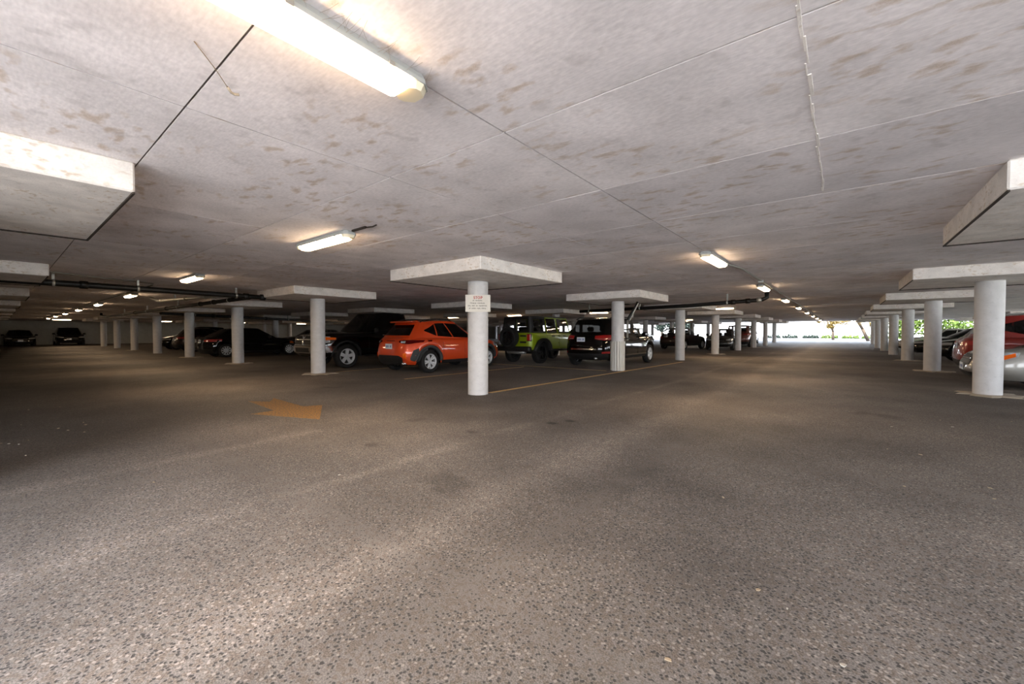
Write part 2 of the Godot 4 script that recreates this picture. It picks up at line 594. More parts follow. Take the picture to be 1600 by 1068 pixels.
# ---------------------------------------------------------------- lamps
var lamp0: Node3D
func make_lamp() -> Node3D:
	var t := Node3D.new()
	t.name = "ceiling_light"
	var len := 1.30
	# tray
	var st := st_new()
	flat(st)
	var outline := func(w: float, l: float, c: float) -> Array:
		return [Vector3(-w + c, 0, -l), Vector3(w - c, 0, -l), Vector3(w, 0, -l + c * 1.2), Vector3(w, 0, l - c * 1.2), Vector3(w - c, 0, l), Vector3(-w + c, 0, l), Vector3(-w, 0, l - c * 1.2), Vector3(-w, 0, -l + c * 1.2)]
	var loft := func(s: SurfaceTool, rings: Array) -> void:
		for i in rings.size() - 1:
			for k in 8:
				var k2 := (k + 1) % 8
				quad(s, rings[i][k], rings[i + 1][k], rings[i + 1][k2], rings[i][k2])
		var last: Array = rings[rings.size() - 1]
		var c := Vector3.ZERO
		for p in last: c += p / 8.0
		for k in 8:
			s.add_vertex(c); s.add_vertex(last[(k + 1) % 8]); s.add_vertex(last[k])
	var lift := func(a: Array, y: float) -> Array:
		var r := []
		for p in a: r.append(p + Vector3(0, y, 0))
		return r
	var h := len * 0.5
	loft.call(st, [lift.call(outline.call(0.070, h - 0.02, 0.03), 0.0), lift.call(outline.call(0.084, h, 0.04), -0.03), lift.call(outline.call(0.084, h, 0.04), -0.048)])
	part("tray", done(st), M.tray, t)
	# diffuser with clear ends
	var le := st_new()
	flat(le)
	loft.call(le, [lift.call(outline.call(0.079, h - 0.10, 0.012), -0.048), lift.call(outline.call(0.072, h - 0.11, 0.012), -0.078), lift.call(outline.call(0.05, h - 0.13, 0.012), -0.098)])
	part("diffuser_lamp", done(le), M.lens, t)
	for s in [-1.0, 1.0]:
		var en := st_new()
		flat(en)
		var a := lift.call(outline.call(0.078, 0.065, 0.036), -0.048) as Array
		var b := lift.call(outline.call(0.066, 0.055, 0.034), -0.080) as Array
		loft.call(en, [a, b])
		part("end_cap", done(en), M.lens_end, t, Vector3(0, 0, s * (h - 0.072)))
	var cl := box(Vector3(0.012, 0.022, 0.03), 0.002)
	for s in [-1.0, 1.0]:
		for z in [-0.42, 0.0, 0.42]:
			part("clip", cl, M.galv, t, Vector3(s * 0.086, -0.045, z))
	var li := AreaLight3D.new()
	li.name = "lamp_glow"
	li.area_size = Vector2(0.1, 1.05)
	li.light_color = Color(1.0, 0.86, 0.69)
	li.light_energy = LAMP_ENERGY
	li.area_range = 40.0
	li.shadow_enabled = true
	li.position = Vector3(0, -0.103, 0)
	li.rotation.x = -PI / 2
	t.add_child(li)
	return t

const ORD := ["first", "second", "third", "fourth", "fifth", "sixth", "seventh", "eighth", "ninth"]
const LAMP_ENERGY := 3.6

func lamp(x: float, z: float, along_x: bool, label: String, group: String) -> void:
	var o: Node3D
	if lamp0 == null:
		lamp0 = make_lamp()
		o = lamp0
	else:
		o = lamp0.duplicate()
	o.name = numbered("ceiling_light")
	add_child(o)
	o.position = Vector3(x, CEIL, z)
	o.rotation.y = PI / 2 if along_x else 0.0
	tag(o, label, "light", group)

func build_lamps() -> void:
	lamp(-1.61, -0.66, false, "large cobwebbed fluorescent ceiling light glowing over the open floor", "")
	var zs := [-7.15, -12.4, -17.6, -23.2, -29.0, -35.2, -41.0, -47.0]
	for k in zs.size():
		lamp(-1.6, zs[k], false, "%s ceiling light after the large cobwebbed one, going towards the daylight" % ORD[k], "ceiling lights along the exit aisle")
	lamp(-5.15, -2.62, true, "fluorescent ceiling light with a rusty bracket above the yellow arrow", "")
	for k in 7:
		lamp(-10.83 - 6.40 * k, -2.62, true, "%s ceiling light after the one above the yellow arrow, going to the end wall" % ORD[k], "ceiling lights along the arrow aisle")
	zs = [-3.6, -10.6, -17.2, -24.0]
	for k in zs.size():
		lamp(-53.2, zs[k], false, "%s tube light along the end wall, counted from the black sedan there" % ORD[k], "ceiling lights before the end wall")
	var xs := [-4.5, -10.8, -16.9, -22.7, -29.0, -35.5, -42.0]
	for k in xs.size():
		lamp(xs[k], -21.4, true, "%s fluorescent light inwards from the exit aisle behind the lime off-roader" % ORD[k], "ceiling lights over the cross aisle")
	xs = [-10.9, -17.3, -23.8, -30.2, -36.6]
	for k in xs.size():
		lamp(xs[k], -38.5, true, "%s distant fluorescent light inwards from the maroon crossover" % ORD[k], "ceiling lights deep in the garage")

# ---------------------------------------------------------------- pipes
func pipe_thing(called: String, label: String, path: Array, r: float, m: Material, hang: Array, couple: Array) -> void:
	var base: Vector3 = path[0]
	var t := thing(called, label, "pipe", base)
	var p := []
	for q in path: p.append(q - base)
	part("pipe_run", tube(p, r, 14), m, t)
	for c in couple:
		var at: Vector3 = path[c[0]].lerp(path[c[0] + 1], c[1]) - base
		var d: Vector3 = (path[c[0] + 1] - path[c[0]]).normalized()
		part("coupling", tube([at - d * 0.06, at + d * 0.06], r * 1.28, 14), M.iron if c.size() < 3 else M.galv, t)
	for c in hang:
		var at: Vector3 = path[c[0]].lerp(path[c[0] + 1], c[1])
		var d: Vector3 = (path[c[0] + 1] - path[c[0]]).normalized()
		var st := st_new()
		add_tube(st, [at - base - d * 0.02, at - base + d * 0.02], r * 1.18, 14)
		add_box(st, Vector3(at.x, (at.y + r + CEIL) * 0.5, at.z) - base, Vector3(0.045, CEIL - at.y - r + 0.002, 0.045) , 0.004)
		part("hanger", done(st), M.galv, t)

func build_pipes() -> void:
	pipe_thing("drain_pipe", "long black iron drain pipe hung across the arrow aisle", [Vector3(-12.45, 2.235, 12.0), Vector3(-12.45, 2.215, 0.0), Vector3(-12.75, 2.195, -4.35), Vector3(-12.78, 2.195, -4.75)], 0.065, M.iron, [[1, 0.17], [1, 0.47], [1, 0.93], [0, 0.3], [0, 0.7]], [[1, 0.27], [1, 0.985], [2, 0.9]])
	pipe_thing("drain_pipe", "dark iron drain pipe running beside the arrow aisle columns to the end", [Vector3(-12.95, 2.19, -4.45), Vector3(-18.0, 2.17, -4.32), Vector3(-33.0, 2.13, -4.0), Vector3(-34.2, 2.2, -3.9), Vector3(-34.2, 2.38, -3.9)], 0.06, M.iron, [[0, 0.3], [1, 0.1], [1, 0.4], [1, 0.7]], [[0, 0.55], [0, 0.8], [1, 0.2], [1, 0.55]])
	pipe_thing("branch_pipe", "short pale branch pipe with brass couplings above the arrow aisle", [Vector3(-13.6, 2.24, -4.1), Vector3(-15.4, 2.25, -3.75), Vector3(-17.6, 2.25, -3.35), Vector3(-18.1, 2.37, -3.25)], 0.045, M.galv, [[0, 0.6], [1, 0.5]], [[0, 0.35, 1], [1, 0.2, 1], [1, 0.9, 1]])
	pipe_thing("drain_pipe", "dark drain pipe crossing behind the black hatchback", [Vector3(-25.3, 2.13, -4.9), Vector3(-28.5, 2.12, -10.0), Vector3(-34.0, 2.08, -19.0)], 0.075, M.iron, [[0, 0.3], [0, 0.8], [1, 0.3]], [[0, 0.5], [1, 0.1]])
	pipe_thing("drain_pipe", "sloping brown drain pipe with an elbow near the exit aisle lights", [Vector3(-1.75, 2.39, -14.2), Vector3(-1.75, 2.24, -14.2), Vector3(-1.86, 2.185, -14.2), Vector3(-2.0, 2.17, -14.2), Vector3(-4.0, 2.085, -14.2), Vector3(-8.0, 2.03, -14.25)], 0.06, M.iron, [[3, 0.4], [4, 0.4], [4, 0.9]], [[2, 0.6, 1], [3, 0.12], [3, 0.32]])
	# conduits on the soffit
	var c1 := thing("conduit", "thin grey conduit joining the exit aisle lights along the ceiling", "conduit", Vector3(-1.46, CEIL - 0.02, -8.0))
	part("conduit_run", tube([Vector3(-0.1, 0, 0.1), Vector3(0, 0, -0.6), Vector3(0.03, 0, -40.0)], 0.017, 8), M.conduit, c1)
	for k in 18:
		part("strap", box(Vector3(0.07, 0.012, 0.03), 0.003), M.galv, c1, Vector3(0.01, -0.012, -0.6 - k * 2.1))
	part("junction_box", box(Vector3(0.12, 0.06, 0.12), 0.008), M.galv, c1, Vector3(0, -0.015, -2.9))
	var c2 := thing("conduit", "thin pale conduit running from the stained drop panel to a far light", "conduit", Vector3(-12.1, CEIL - 0.015, -0.6))
	part("conduit_run", tube([Vector3(0.03, 0, -0.08), Vector3(-0.3, 0, -0.7), Vector3(-0.95, 0, -1.8)], 0.013, 8), M.conduit, c2)
	var c3 := thing("conduit", "thin grey conduit along the arrow aisle lights on the ceiling", "conduit", Vector3(-13.4, CEIL - 0.018, -2.45))
	part("conduit_run", tube([Vector3(0, 0, 0), Vector3(-5, 0, 0), Vector3(-38, 0, 0)], 0.015, 8), M.conduit, c3)
	var c4 := thing("light_bracket", "rusty bracket stub beside the light above the yellow arrow", "bracket", Vector3(-4.40, CEIL - 0.012, -2.62))
	part("strap", box(Vector3(0.28, 0.022, 0.03), 0.004), M.tube_end, c4, Vector3(0.06, 0, 0.0))
	part("hook", tube([Vector3(0.2, -0.005, 0), Vector3(0.3, -0.008, -0.02), Vector3(0.36, 0.004, -0.03)], 0.008, 6), M.tube_end, c4)
	# the old wire end hanging by the big lamp
	var w := thing("wire_end", "cobwebbed bent wire end hanging from a ceiling joint", "wire", Vector3(-2.10, CEIL, -0.53))
	part("wire", tube([Vector3(0, -0.002, 0.0), Vector3(-0.07, -0.006, -0.06), Vector3(-0.13, -0.014, -0.115), Vector3(-0.17, -0.03, -0.155), Vector3(-0.195, -0.04, -0.18)], 0.002, 6), M.web, w)
	part("wire_nut", tube([Vector3(-0.19, -0.038, -0.175), Vector3(-0.212, -0.045, -0.197), Vector3(-0.215, -0.046, -0.212), Vector3(-0.205, -0.044, -0.228)], 0.0065, 8), M.pad, w)
	# cobwebs along the big lamp
	var cb := st_new()
	for k in 26:
		var z := -1.28 + 0.75 * rng.randf()
		var p := Vector3(-1.525 + rng.randf() * 0.005, CEIL - 0.02 - rng.randf() * 0.02, z)
		var q := Vector3(-1.50 + rng.randf() * 0.06, CEIL - 0.001, z + rng.randf_range(-0.06, 0.06))
		add_tube(cb, [p, p.lerp(q, 0.5) + Vector3(0, -0.004, 0), q], 0.0005, 3, false)
	var cw := part("cobweb", done(cb), M.web, self)
	cw.name = "cobweb"
	tag(cw, "dusty cobwebs strung between the big ceiling light and the slab", "cobweb", "", "stuff")

# ---------------------------------------------------------------- floor marks
func poly_slab(pts: Array, h: float) -> ArrayMesh:
	var st := st_new()
	flat(st)
	var pv := PackedVector2Array()
	for p in pts: pv.append(p)
	var idx := Geometry2D.triangulate_polygon(pv)
	for i in idx: st.add_vertex(Vector3(pv[i].x, h, pv[i].y))
	for i in pts.size():
		var a: Vector2 = pts[i]
		var b: Vector2 = pts[(i + 1) % pts.size()]
		quad(st, Vector3(a.x, 0, a.y), Vector3(b.x, 0, b.y), Vector3(b.x, h, b.y), Vector3(a.x, h, a.y))
	return done(st)

func marking(called: String, label: String, pts: Array, m: Material, group := "") -> void:
	var base: Vector2 = pts[0]
	var q := []
	for p in pts: q.append(p - base)
	var o := part(numbered(called), poly_slab(q, 0.003), m, self, Vector3(base.x, 0.0, base.y))
	tag(o, label, "marking", group)

func strip(a: Vector2, b: Vector2, w: float) -> Array:
	var n := (b - a).normalized().orthogonal() * w * 0.5
	return [a + n, b + n, b - n, a - n]

func build_marks() -> void:
	marking("floor_arrow", "worn yellow arrow painted on the asphalt of the arrow aisle", [Vector2(-8.15, -3.17), Vector2(-6.85, -3.10), Vector2(-6.72, -3.36), Vector2(-5.64, -2.78), Vector2(-6.80, -2.33), Vector2(-6.82, -2.66), Vector2(-8.12, -2.74), Vector2(-7.75, -2.95)], M.road_paint)
	marking("stall_line", "thin worn yellow line running from the signed column past the guarded column", strip(Vector2(-5.50, -6.15), Vector2(-5.12, -17.6), 0.11), M.road_paint_line)
	marking("stall_line", "faint yellow stall line beside the orange crossover", strip(Vector2(-8.85, -6.6), Vector2(-8.75, -11.6), 0.08), M.road_paint_line)
	marking("stall_line", "faint yellow stall line between the black pickup and the orange crossover", strip(Vector2(-12.1, -6.4), Vector2(-12.05, -11.6), 0.08), M.road_paint_line)
	marking("stall_line", "faint yellow line across the backs of the lime off-roader's stalls", strip(Vector2(-11.8, -12.0), Vector2(-5.8, -12.0), 0.08), M.road_paint_line)
	var spots := [[-3.3, -1.79], [-12.42, -1.51], [-4.3, -0.77], [-6.9, -0.13], [0.62, -5.67], [-0.66, -3.29], [-0.17, -2.13], [-0.48, -1.52], [-0.29, -2.2], [0.02, -1.89]]
	for k in 34:
		if k < 22: spots.append([rng.randf_range(-9.0, -5.0) - 2.0 * rng.randf(), rng.randf_range(-0.9, 0.6)])
		else: spots.append([rng.randf_range(0.3, 2.0), rng.randf_range(-9.0, -4.0)])
	for k in spots.size():
		var s: Array = spots[k]
		var r := rng.randf_range(0.006, 0.013)
		var pts := []
		for i in 7:
			var t := TAU * i / 7.0
			pts.append(Vector2(cos(t) * r * rng.randf_range(0.7, 1.5), sin(t) * r * rng.randf_range(0.4, 0.9)))
		var o := part(numbered("dry_leaf"), poly_slab(pts, 0.004), M.leaf_dry if k % 3 else M.paper, self, Vector3(s[0], 0.0, s[1]), Vector3(0, rng.randf() * TAU, 0))
		tag(o, "tiny pale scrap of dry leaf lying on the asphalt", "leaf", "dry leaf scraps on the asphalt")

func build_sign() -> void:
	# faces the camera's side of the column, screwed to its front
	var dir := Vector3(5.574, 0, 5.90).normalized()
	var at := Vector3(-5.574, 1.76, -5.90) + dir * 0.206
	var t := thing("notice_sign", "white rectangular STOP notice fixed to the round column", "sign", at, atan2(dir.x, dir.z))
	part("board", box(Vector3(0.475, 0.325, 0.012), 0.002), M.sign, t)
	var tm := TextMesh.new()
	tm.text = "STOP"
	var f := SystemFont.new()
	f.font_names = PackedStringArray(["Droid Sans"])
	f.font_weight = 700
	tm.font = f
	tm.font_size = 48
	tm.pixel_size = 0.055 / 36.0
	tm.depth = 0.002
	part("stop_lettering", tm, M.sign_red, t, Vector3(0, 0.108, 0.007))
	# rows of small print, too blurred to read
	var rows := [[0.052, 0.20, [2, 8]], [0.004, 0.30, [7, 8]], [-0.046, 0.38, [3, 3, 2, 8]], [-0.096, 0.34, [2, 5, 4, 5]]]
	for r in rows:
		var st := st_new()
		var total := 0
		for w in r[2]: total += w + 1
		var step: float = r[1] / total
		var x: float = -r[1] * 0.5
		for w in r[2]:
			for k in w:
				var hgt := rng.randf_range(0.016, 0.024)
				add_box(st, Vector3(x + step * 0.3, r[0], 0.007), Vector3(step * 0.34, hgt, 0.002))
				add_box(st, Vector3(x + step * 0.55, r[0] + rng.randf_range(-0.008, 0.008), 0.007), Vector3(step * 0.5, 0.008, 0.002))
				x += step
			x += step
		part("small_print", done(st), M.sign_ink, t)
	for sx in [-1, 1]:
		for sy in [-1, 1]:
			part("screw", tube([Vector3(0, 0, 0), Vector3(0, 0, 0.003)], 0.007, 8), M.galv, t, Vector3(sx * 0.215, sy * 0.14, 0.006))

# ---------------------------------------------------------------- cars
func wheel_meshes(R: float, W: float, style: String) -> Array:
	var key := "wheel%.3f%s" % [R, style]
	if cache.has(key): return cache[key]
	var st := st_new()
	var ri := R * 0.66
	var h := W * 0.5
	add_lathe(st, [[ri, -h * 0.9], [R * 0.86, -h], [R * 0.96, -h * 0.86], [R, -h * 0.55], [R, h * 0.55], [R * 0.96, h * 0.86], [R * 0.86, h], [ri, h * 0.88], [ri, -h * 0.9]], 32)
	var tire := done(st)
	var rs := st_new()
	add_lathe(rs, [[ri * 0.90, -h * 0.4], [ri * 0.91, h * 0.72], [ri * 0.97, h * 0.90], [ri * 1.01, h * 0.90], [ri * 1.0, h * 0.5]], 32)
	add_lathe(rs, [[0.0, h * 0.74], [ri * 0.16, h * 0.72], [ri * 0.20, h * 0.5], [ri * 0.20, 0.0]], 16)
	var n := 5
	if style == "ten": n = 10
	for k in n:
		var t := TAU * k / n + PI / 2
		var halves := [0.0]
		if style == "split": halves = [-0.13, 0.13]
		for dv in halves:
			var a := Vector3(cos(t) * ri * 0.12, sin(t) * ri * 0.12, h * 0.62)
			var b := Vector3(cos(t + dv * 1.6) * ri * 0.95, sin(t + dv * 1.6) * ri * 0.95, h * 0.70)
			var d := (b - a).normalized()
			var side := d.cross(Vector3(0, 0, 1)).normalized()
			var w0 := ri * (0.17 if n == 5 else 0.09) * (0.6 if style == "split" else 1.0)
			var w1 := ri * (0.22 if n == 5 else 0.10) * (0.45 if style == "split" else 1.0)
			flat(rs)
			var zz := Vector3(0, 0, -h * 0.25)
			quad(rs, a + side * w0, b + side * w1, b - side * w1, a - side * w0)
			quad(rs, a + side * w0 * 1.1 + zz, b + side * w1 * 1.1 + zz, b + side * w1, a + side * w0)
			quad(rs, a - side * w0, b - side * w1, b - side * w1 * 1.1 + zz, a - side * w0 * 1.1 + zz)
	var rim := done(rs)
	var ds := st_new()
	add_lathe(ds, [[0.0, h * 0.12], [ri * 0.92, h * 0.10]], 24)
	var disc := done(ds)
	cache[key] = [tire, rim, disc]
	return cache[key]

func add_wheel(car: Node3D, at: Vector3, flip: bool, R: float, W: float, style: String, rim_mat: Material) -> void:
	var ms := wheel_meshes(R, W, style)
	var w := part("wheel", ms[0], M.rubber, car, at, Vector3(0, PI if flip else 0.0, rng.randf() * 1.2))
	part("rim", ms[1], rim_mat, w)
	part("brake_disc", ms[2], M.plastic, w)

class Shape:
	var prof: Array      # [v, rear x, front x, half width]
	var top: Array       # [x, y] shoulder line
	var bot := 0.28
	var axles: Array
	var R := 0.34
	var Ra := 0.40
	var n := 5.0
	var crown := 0.03
	var g := {}          # r0 f0 r1 f1 w0 w1 n roof

	func lin(p: Array, x: float, col := 1) -> float:
		if x <= p[0][0]: return p[0][col]
		for i in p.size() - 1:
			if x <= p[i + 1][0]:
				var t: float = (x - p[i][0]) / maxf(p[i + 1][0] - p[i][0], 1e-6)
				return lerpf(p[i][col], p[i + 1][col], t)
		return p[p.size() - 1][col]

	func ybot(x: float) -> float:
		var y := bot
		for ax in axles:
			var d := absf(x - ax)
			if d < Ra: y = maxf(y, R + sqrt(Ra * Ra - d * d))
		return y

	# kind 0: along a side (t is the share of the half length); 1: front; -1: rear (t is the share of the half width)
	func body(kind: int, t: float, v: float, zs := 1.0) -> Vector3:
		var r := lin(prof, v, 1)
		var f := lin(prof, v, 2)
		var w := lin(prof, v, 3)
		var a := (f - r) * 0.5
		var c := (f + r) * 0.5
		var x: float
		var z: float
		if kind == 0:
			x = c + a * t
			z = zs * w * pow(maxf(1.0 - pow(absf(t), n), 0.0), 1.0 / n)
		else:
			x = c + kind * a * pow(maxf(1.0 - pow(absf(t), n), 0.0), 1.0 / n)
			z = w * t
		var y0 := ybot(x)
		return Vector3(x, lerpf(y0, lin(top, x), v), z)

	func side_at(x: float, y: float, zs: float) -> Vector3:
		var y0 := ybot(x)
		var y1 := lin(top, x)
		var v := clampf((y - y0) / maxf(y1 - y0, 0.01), 0.0, 1.0)
		var r := lin(prof, v, 1)
		var f := lin(prof, v, 2)
		var t := clampf((x - (f + r) * 0.5) / ((f - r) * 0.5), -0.999, 0.999)
		var w := lin(prof, v, 3)
		return Vector3(x, y, zs * w * pow(1.0 - pow(absf(t), n), 1.0 / n))

	func end_at(sg: int, zf: float, y: float) -> Vector3:
		var x := body(sg, zf, 0.5).x
		var v := 0.5
		for k in 3:
			v = clampf((y - ybot(x)) / maxf(lin(top, x) - ybot(x), 0.01), 0.0, 1.0)
			x = body(sg, zf, v).x
		return Vector3(x, y, lin(prof, v, 3) * zf)

	func green(kind: int, t: float, v: float, zs := 1.0) -> Vector3:
		var r: float = lerpf(g.r0, g.r1, v)
		var f: float = lerpf(g.f0, g.f1, v)
		var w: float = lerpf(g.w0, g.w1, pow(v, 1.35))
		var gn: float = g.n
		var a := (f - r) * 0.5
		var c := (f + r) * 0.5
		var x: float
		var z: float
		if kind == 0:
			x = c + a * t
			z = zs * w * pow(maxf(1.0 - pow(absf(t), gn), 0.0), 1.0 / gn)
		else:
			x = c + kind * a * pow(maxf(1.0 - pow(absf(t), gn), 0.0), 1.0 / gn)
			z = w * t
		return Vector3(x, lerpf(lin(top, x) - 0.03, lin(g.roof, x), v), z)

func grid(st: SurfaceTool, rows: Array) -> void:
	for i in rows.size() - 1:
		for k in rows[i].size() - 1:
			quad(st, rows[i][k], rows[i][k + 1], rows[i + 1][k + 1], rows[i + 1][k])

func body_mesh(sh: Shape) -> ArrayMesh:
	var st := st_new()
	var q := pow(0.5, 1.0 / sh.n)
	var vs := [0.0, 0.05, 0.12, 0.22, 0.34, 0.46, 0.58, 0.70, 0.80, 0.88, 0.94, 0.97, 1.0]
	var ns := 84
	var ne := 16
	var ring := []   # [kind, t, zs]
	for k in ne: ring.append([1, q * (-1.0 + 2.0 * k / ne), 1.0])
	for k in ns: ring.append([0, q * (1.0 - 2.0 * k / ns), 1.0])
	for k in ne: ring.append([-1, q * (1.0 - 2.0 * k / ne), 1.0])
	for k in ns: ring.append([0, q * (-1.0 + 2.0 * k / ns), -1.0])
	ring.append(ring[0])
	var rows := []
	for v in vs:
		var r := []
		for p in ring: r.append(sh.body(p[0], p[1], v, p[2]))
		rows.append(r)
	grid(st, rows)
	# hood, deck and shoulders
	var lid := []
	for k in ns + 1:
		var r := []
		var t := q * (1.0 - 2.0 * k / ns)
		for j in ne + 1:
			var zf := -1.0 + 2.0 * j / ne
			var p: Vector3
			if k == 0: p = sh.body(1, q * zf, 1.0)
			elif k == ns: p = sh.body(-1, q * zf, 1.0)
			else:
				p = sh.body(0, t, 1.0)
				p.z *= zf
			p.y += sh.crown * (1.0 - zf * zf) * clampf(minf(k, ns - k) / 8.0, 0.0, 1.0)
			r.append(p)
		lid.append(r)
	grid(st, lid)
	return done(st)

func patch(pts: Array, normal_out: Array) -> ArrayMesh:
	# pts: rows of surface points; normal_out: matching rows lifted off the surface; closed all round
	var st := st_new()
	grid(st, normal_out)
	var nr := pts.size()
	var nc: int = pts[0].size()
	var loop := []
	for k in nc: loop.append([0, k])
	for i in range(1, nr): loop.append([i, nc - 1])
	for k in range(nc - 2, -1, -1): loop.append([nr - 1, k])
	for i in range(nr - 2, 0, -1): loop.append([i, 0])
	loop.append(loop[0])
	flat(st)
	for i in loop.size() - 1:
		var a: Array = loop[i]
		var b: Array = loop[i + 1]
		quad(st, pts[b[0]][b[1]], pts[a[0]][a[1]], normal_out[a[0]][a[1]], normal_out[b[0]][b[1]])
	return done(st)

func side_patch(car: Node, called: String, m: Material, sh: Shape, zs: float, spec: Array, off: float) -> MeshInstance3D:
	# spec: [x, y low, y high] rising x
	var rows := []
	var outs := []
	var nx := maxi(2, int(absf(spec[spec.size() - 1][0] - spec[0][0]) / 0.06))
	for j in 4:
		var r := []
		var o := []
		for k in nx + 1:
			var x := lerpf(spec[0][0], spec[spec.size() - 1][0], float(k) / nx)
			var y := lerpf(pl(spec, x, 1), pl(spec, x, 2), j / 3.0)
			var p := sh.side_at(x, y, zs)
			r.append(p - Vector3(0, 0, zs * 0.01))
			o.append(p + Vector3(0, 0, zs * off))
		rows.append(r)
		outs.append(o)
	return part(called, patch(rows, outs), m, car)

func end_patch(car: Node, called: String, m: Material, sh: Shape, sg: int, spec: Array, off: float) -> MeshInstance3D:
	# spec: [share of half width, y low, y high] rising
	var rows := []
	var outs := []
	var nx := maxi(2, int(absf(spec[spec.size() - 1][0] - spec[0][0]) / 0.05))
	for j in 4:
		var r := []
		var o := []
		for k in nx + 1:
			var zf := lerpf(spec[0][0], spec[spec.size() - 1][0], float(k) / nx)
			var y := lerpf(pl(spec, zf, 1), pl(spec, zf, 2), j / 3.0)
			var p := sh.end_at(sg, zf, y)
			var nrm := Vector3(sg, 0, 1.2 * signf(zf) * pow(absf(zf), 6.0)).normalized()
			r.append(p - nrm * 0.01)
			o.append(p + nrm * off)
		rows.append(r)
		outs.append(o)
	return part(called, patch(rows, outs), m, car)

func both(spec: Array) -> Array:
	var r := []
	for i in range(spec.size() - 1, -1, -1): r.append([-spec[i][0], spec[i][1], spec[i][2]])
	return r

func arch(car: Node, called: String, m: Material, sh: Shape, ax: float, zs: float, r0: float, r1: float, out: float, a0 := 0.0, a1 := PI) -> void:
	var st := st_new()
	var n := 20
	var prev := []
	for k in n + 1:
		var t := lerpf(a0, a1, float(k) / n)
		var cur := []
		for rr in [r0, r0, r1, r1]:
			cur.append(Vector3(ax + cos(t) * rr, sh.R + sin(t) * rr, 0))
		var s1 := sh.side_at(cur[2].x, minf(cur[2].y, sh.lin(sh.top, cur[2].x)), zs).z
		cur[0].z = s1 - zs * 0.08
		cur[1].z = s1 + zs * out
		cur[2].z = s1 + zs * out * 0.8
		cur[3].z = s1 - zs * 0.02
		if k > 0:
			for i in 3: quad(st, prev[i], cur[i], cur[i + 1], prev[i + 1])
		else:
			quad(st, cur[0], cur[1], cur[2], cur[3])
		prev = cur
	quad(st, prev[3], prev[2], prev[1], prev[0])
	part(called, done(st), m, car)

func greenhouse(car: Node, sh: Shape, paint_mat: Material, cols: Array, front_win: Array, rear_win: Array, glass_side: Material, glass_rear: Material, roof_mat: Material) -> void:
	# cols: [t0, t1, glass?, lo0, lo1, hi0, hi1] over t -1..1 (rear to front)
	var q := pow(0.5, 1.0 / float(sh.g.n))
	var st := st_new()
	for zs in [1.0, -1.0]:
		for c in cols:
			var n := maxi(2, int((c[1] - c[0]) / 0.07))
			var gl: bool = c[2]
			var bands := [[0, 1, 6]] if not gl else [[0, 2, 2], [3, 1, 2]]
			for b in bands:
				var rows := []
				for j in b[2] + 1:
					var r := []
					for k in n + 1:
						var u := float(k) / n
						var lim := [0.0, 1.0, lerpf(c[3], c[4], u) if gl else 0.0, lerpf(c[5], c[6], u) if gl else 1.0]
						r.append(sh.green(0, q * lerpf(c[0], c[1], u), lerpf(lim[b[0]], lim[b[1]], float(j) / b[2]), zs))
					rows.append(r)
				if zs > 0.0: 
					for r in rows: r.reverse()
				grid(st, rows)
			if gl:
				var gs := st_new()
				var rows := []
				for j in 5:
					var r := []
					for k in n + 1:
						var u := float(k) / n
						var p := sh.green(0, q * lerpf(c[0], c[1], u), lerpf(lerpf(c[3], c[4], u), lerpf(c[5], c[6], u), j / 4.0), zs)
						p.z -= zs * 0.006
						r.append(p)
					rows.append(r)
				if zs > 0.0:
					for r in rows: r.reverse()
				grid(gs, rows)
				part("side_window", done(gs), glass_side, car)
	for e in [[1, front_win, "windshield", M.glass], [-1, rear_win, "rear_window", glass_rear]]:
		var sg: int = e[0]
		var wz: float = e[1][0]
		var lo: float = e[1][1]
		var hi: float = e[1][2]
		for b in [[-1.0, -wz, 0.0, 1.0], [wz, 1.0, 0.0, 1.0], [-wz, wz, 0.0, lo], [-wz, wz, hi, 1.0]]:
			var rows := []
			for j in 5:
				var r := []
				for k in 9:
					r.append(sh.green(sg, q * lerpf(b[0], b[1], k / 8.0), lerpf(b[2], b[3], j / 4.0)))
				if sg < 0: r.reverse()
				rows.append(r)
			grid(st, rows)
		var gs := st_new()
		var rows := []
		for j in 7:
			var r := []
			for k in 13:
				var p := sh.green(sg, q * lerpf(-wz, wz, k / 12.0), lerpf(lo, hi, j / 6.0))
				p.x -= sg * 0.006
				r.append(p)
			if sg < 0: r.reverse()
			rows.append(r)
		grid(gs, rows)
		part(e[2], done(gs), e[3], car)
	part("cabin", done(st), paint_mat, car)
	var rs := st_new()
	var lid := []
	var ns := 24
	for k in ns + 1:
		var r := []
		var t := q * (1.0 - 2.0 * k / ns)
		for j in 13:
			var zf := -1.0 + 2.0 * j / 12.0
			var p: Vector3
			if k == 0: p = sh.green(1, q * zf, 1.0)
			elif k == ns: p = sh.green(-1, q * zf, 1.0)
			else:
				p = sh.green(0, t, 1.0)
				p.z *= zf
			p.y += 0.035 * (1.0 - zf * zf) * clampf(minf(k, ns - k) / 3.0, 0.0, 1.0)
			r.append(p)
		lid.append(r)
	grid(rs, lid)
	part("roof", done(rs), roof_mat, car)

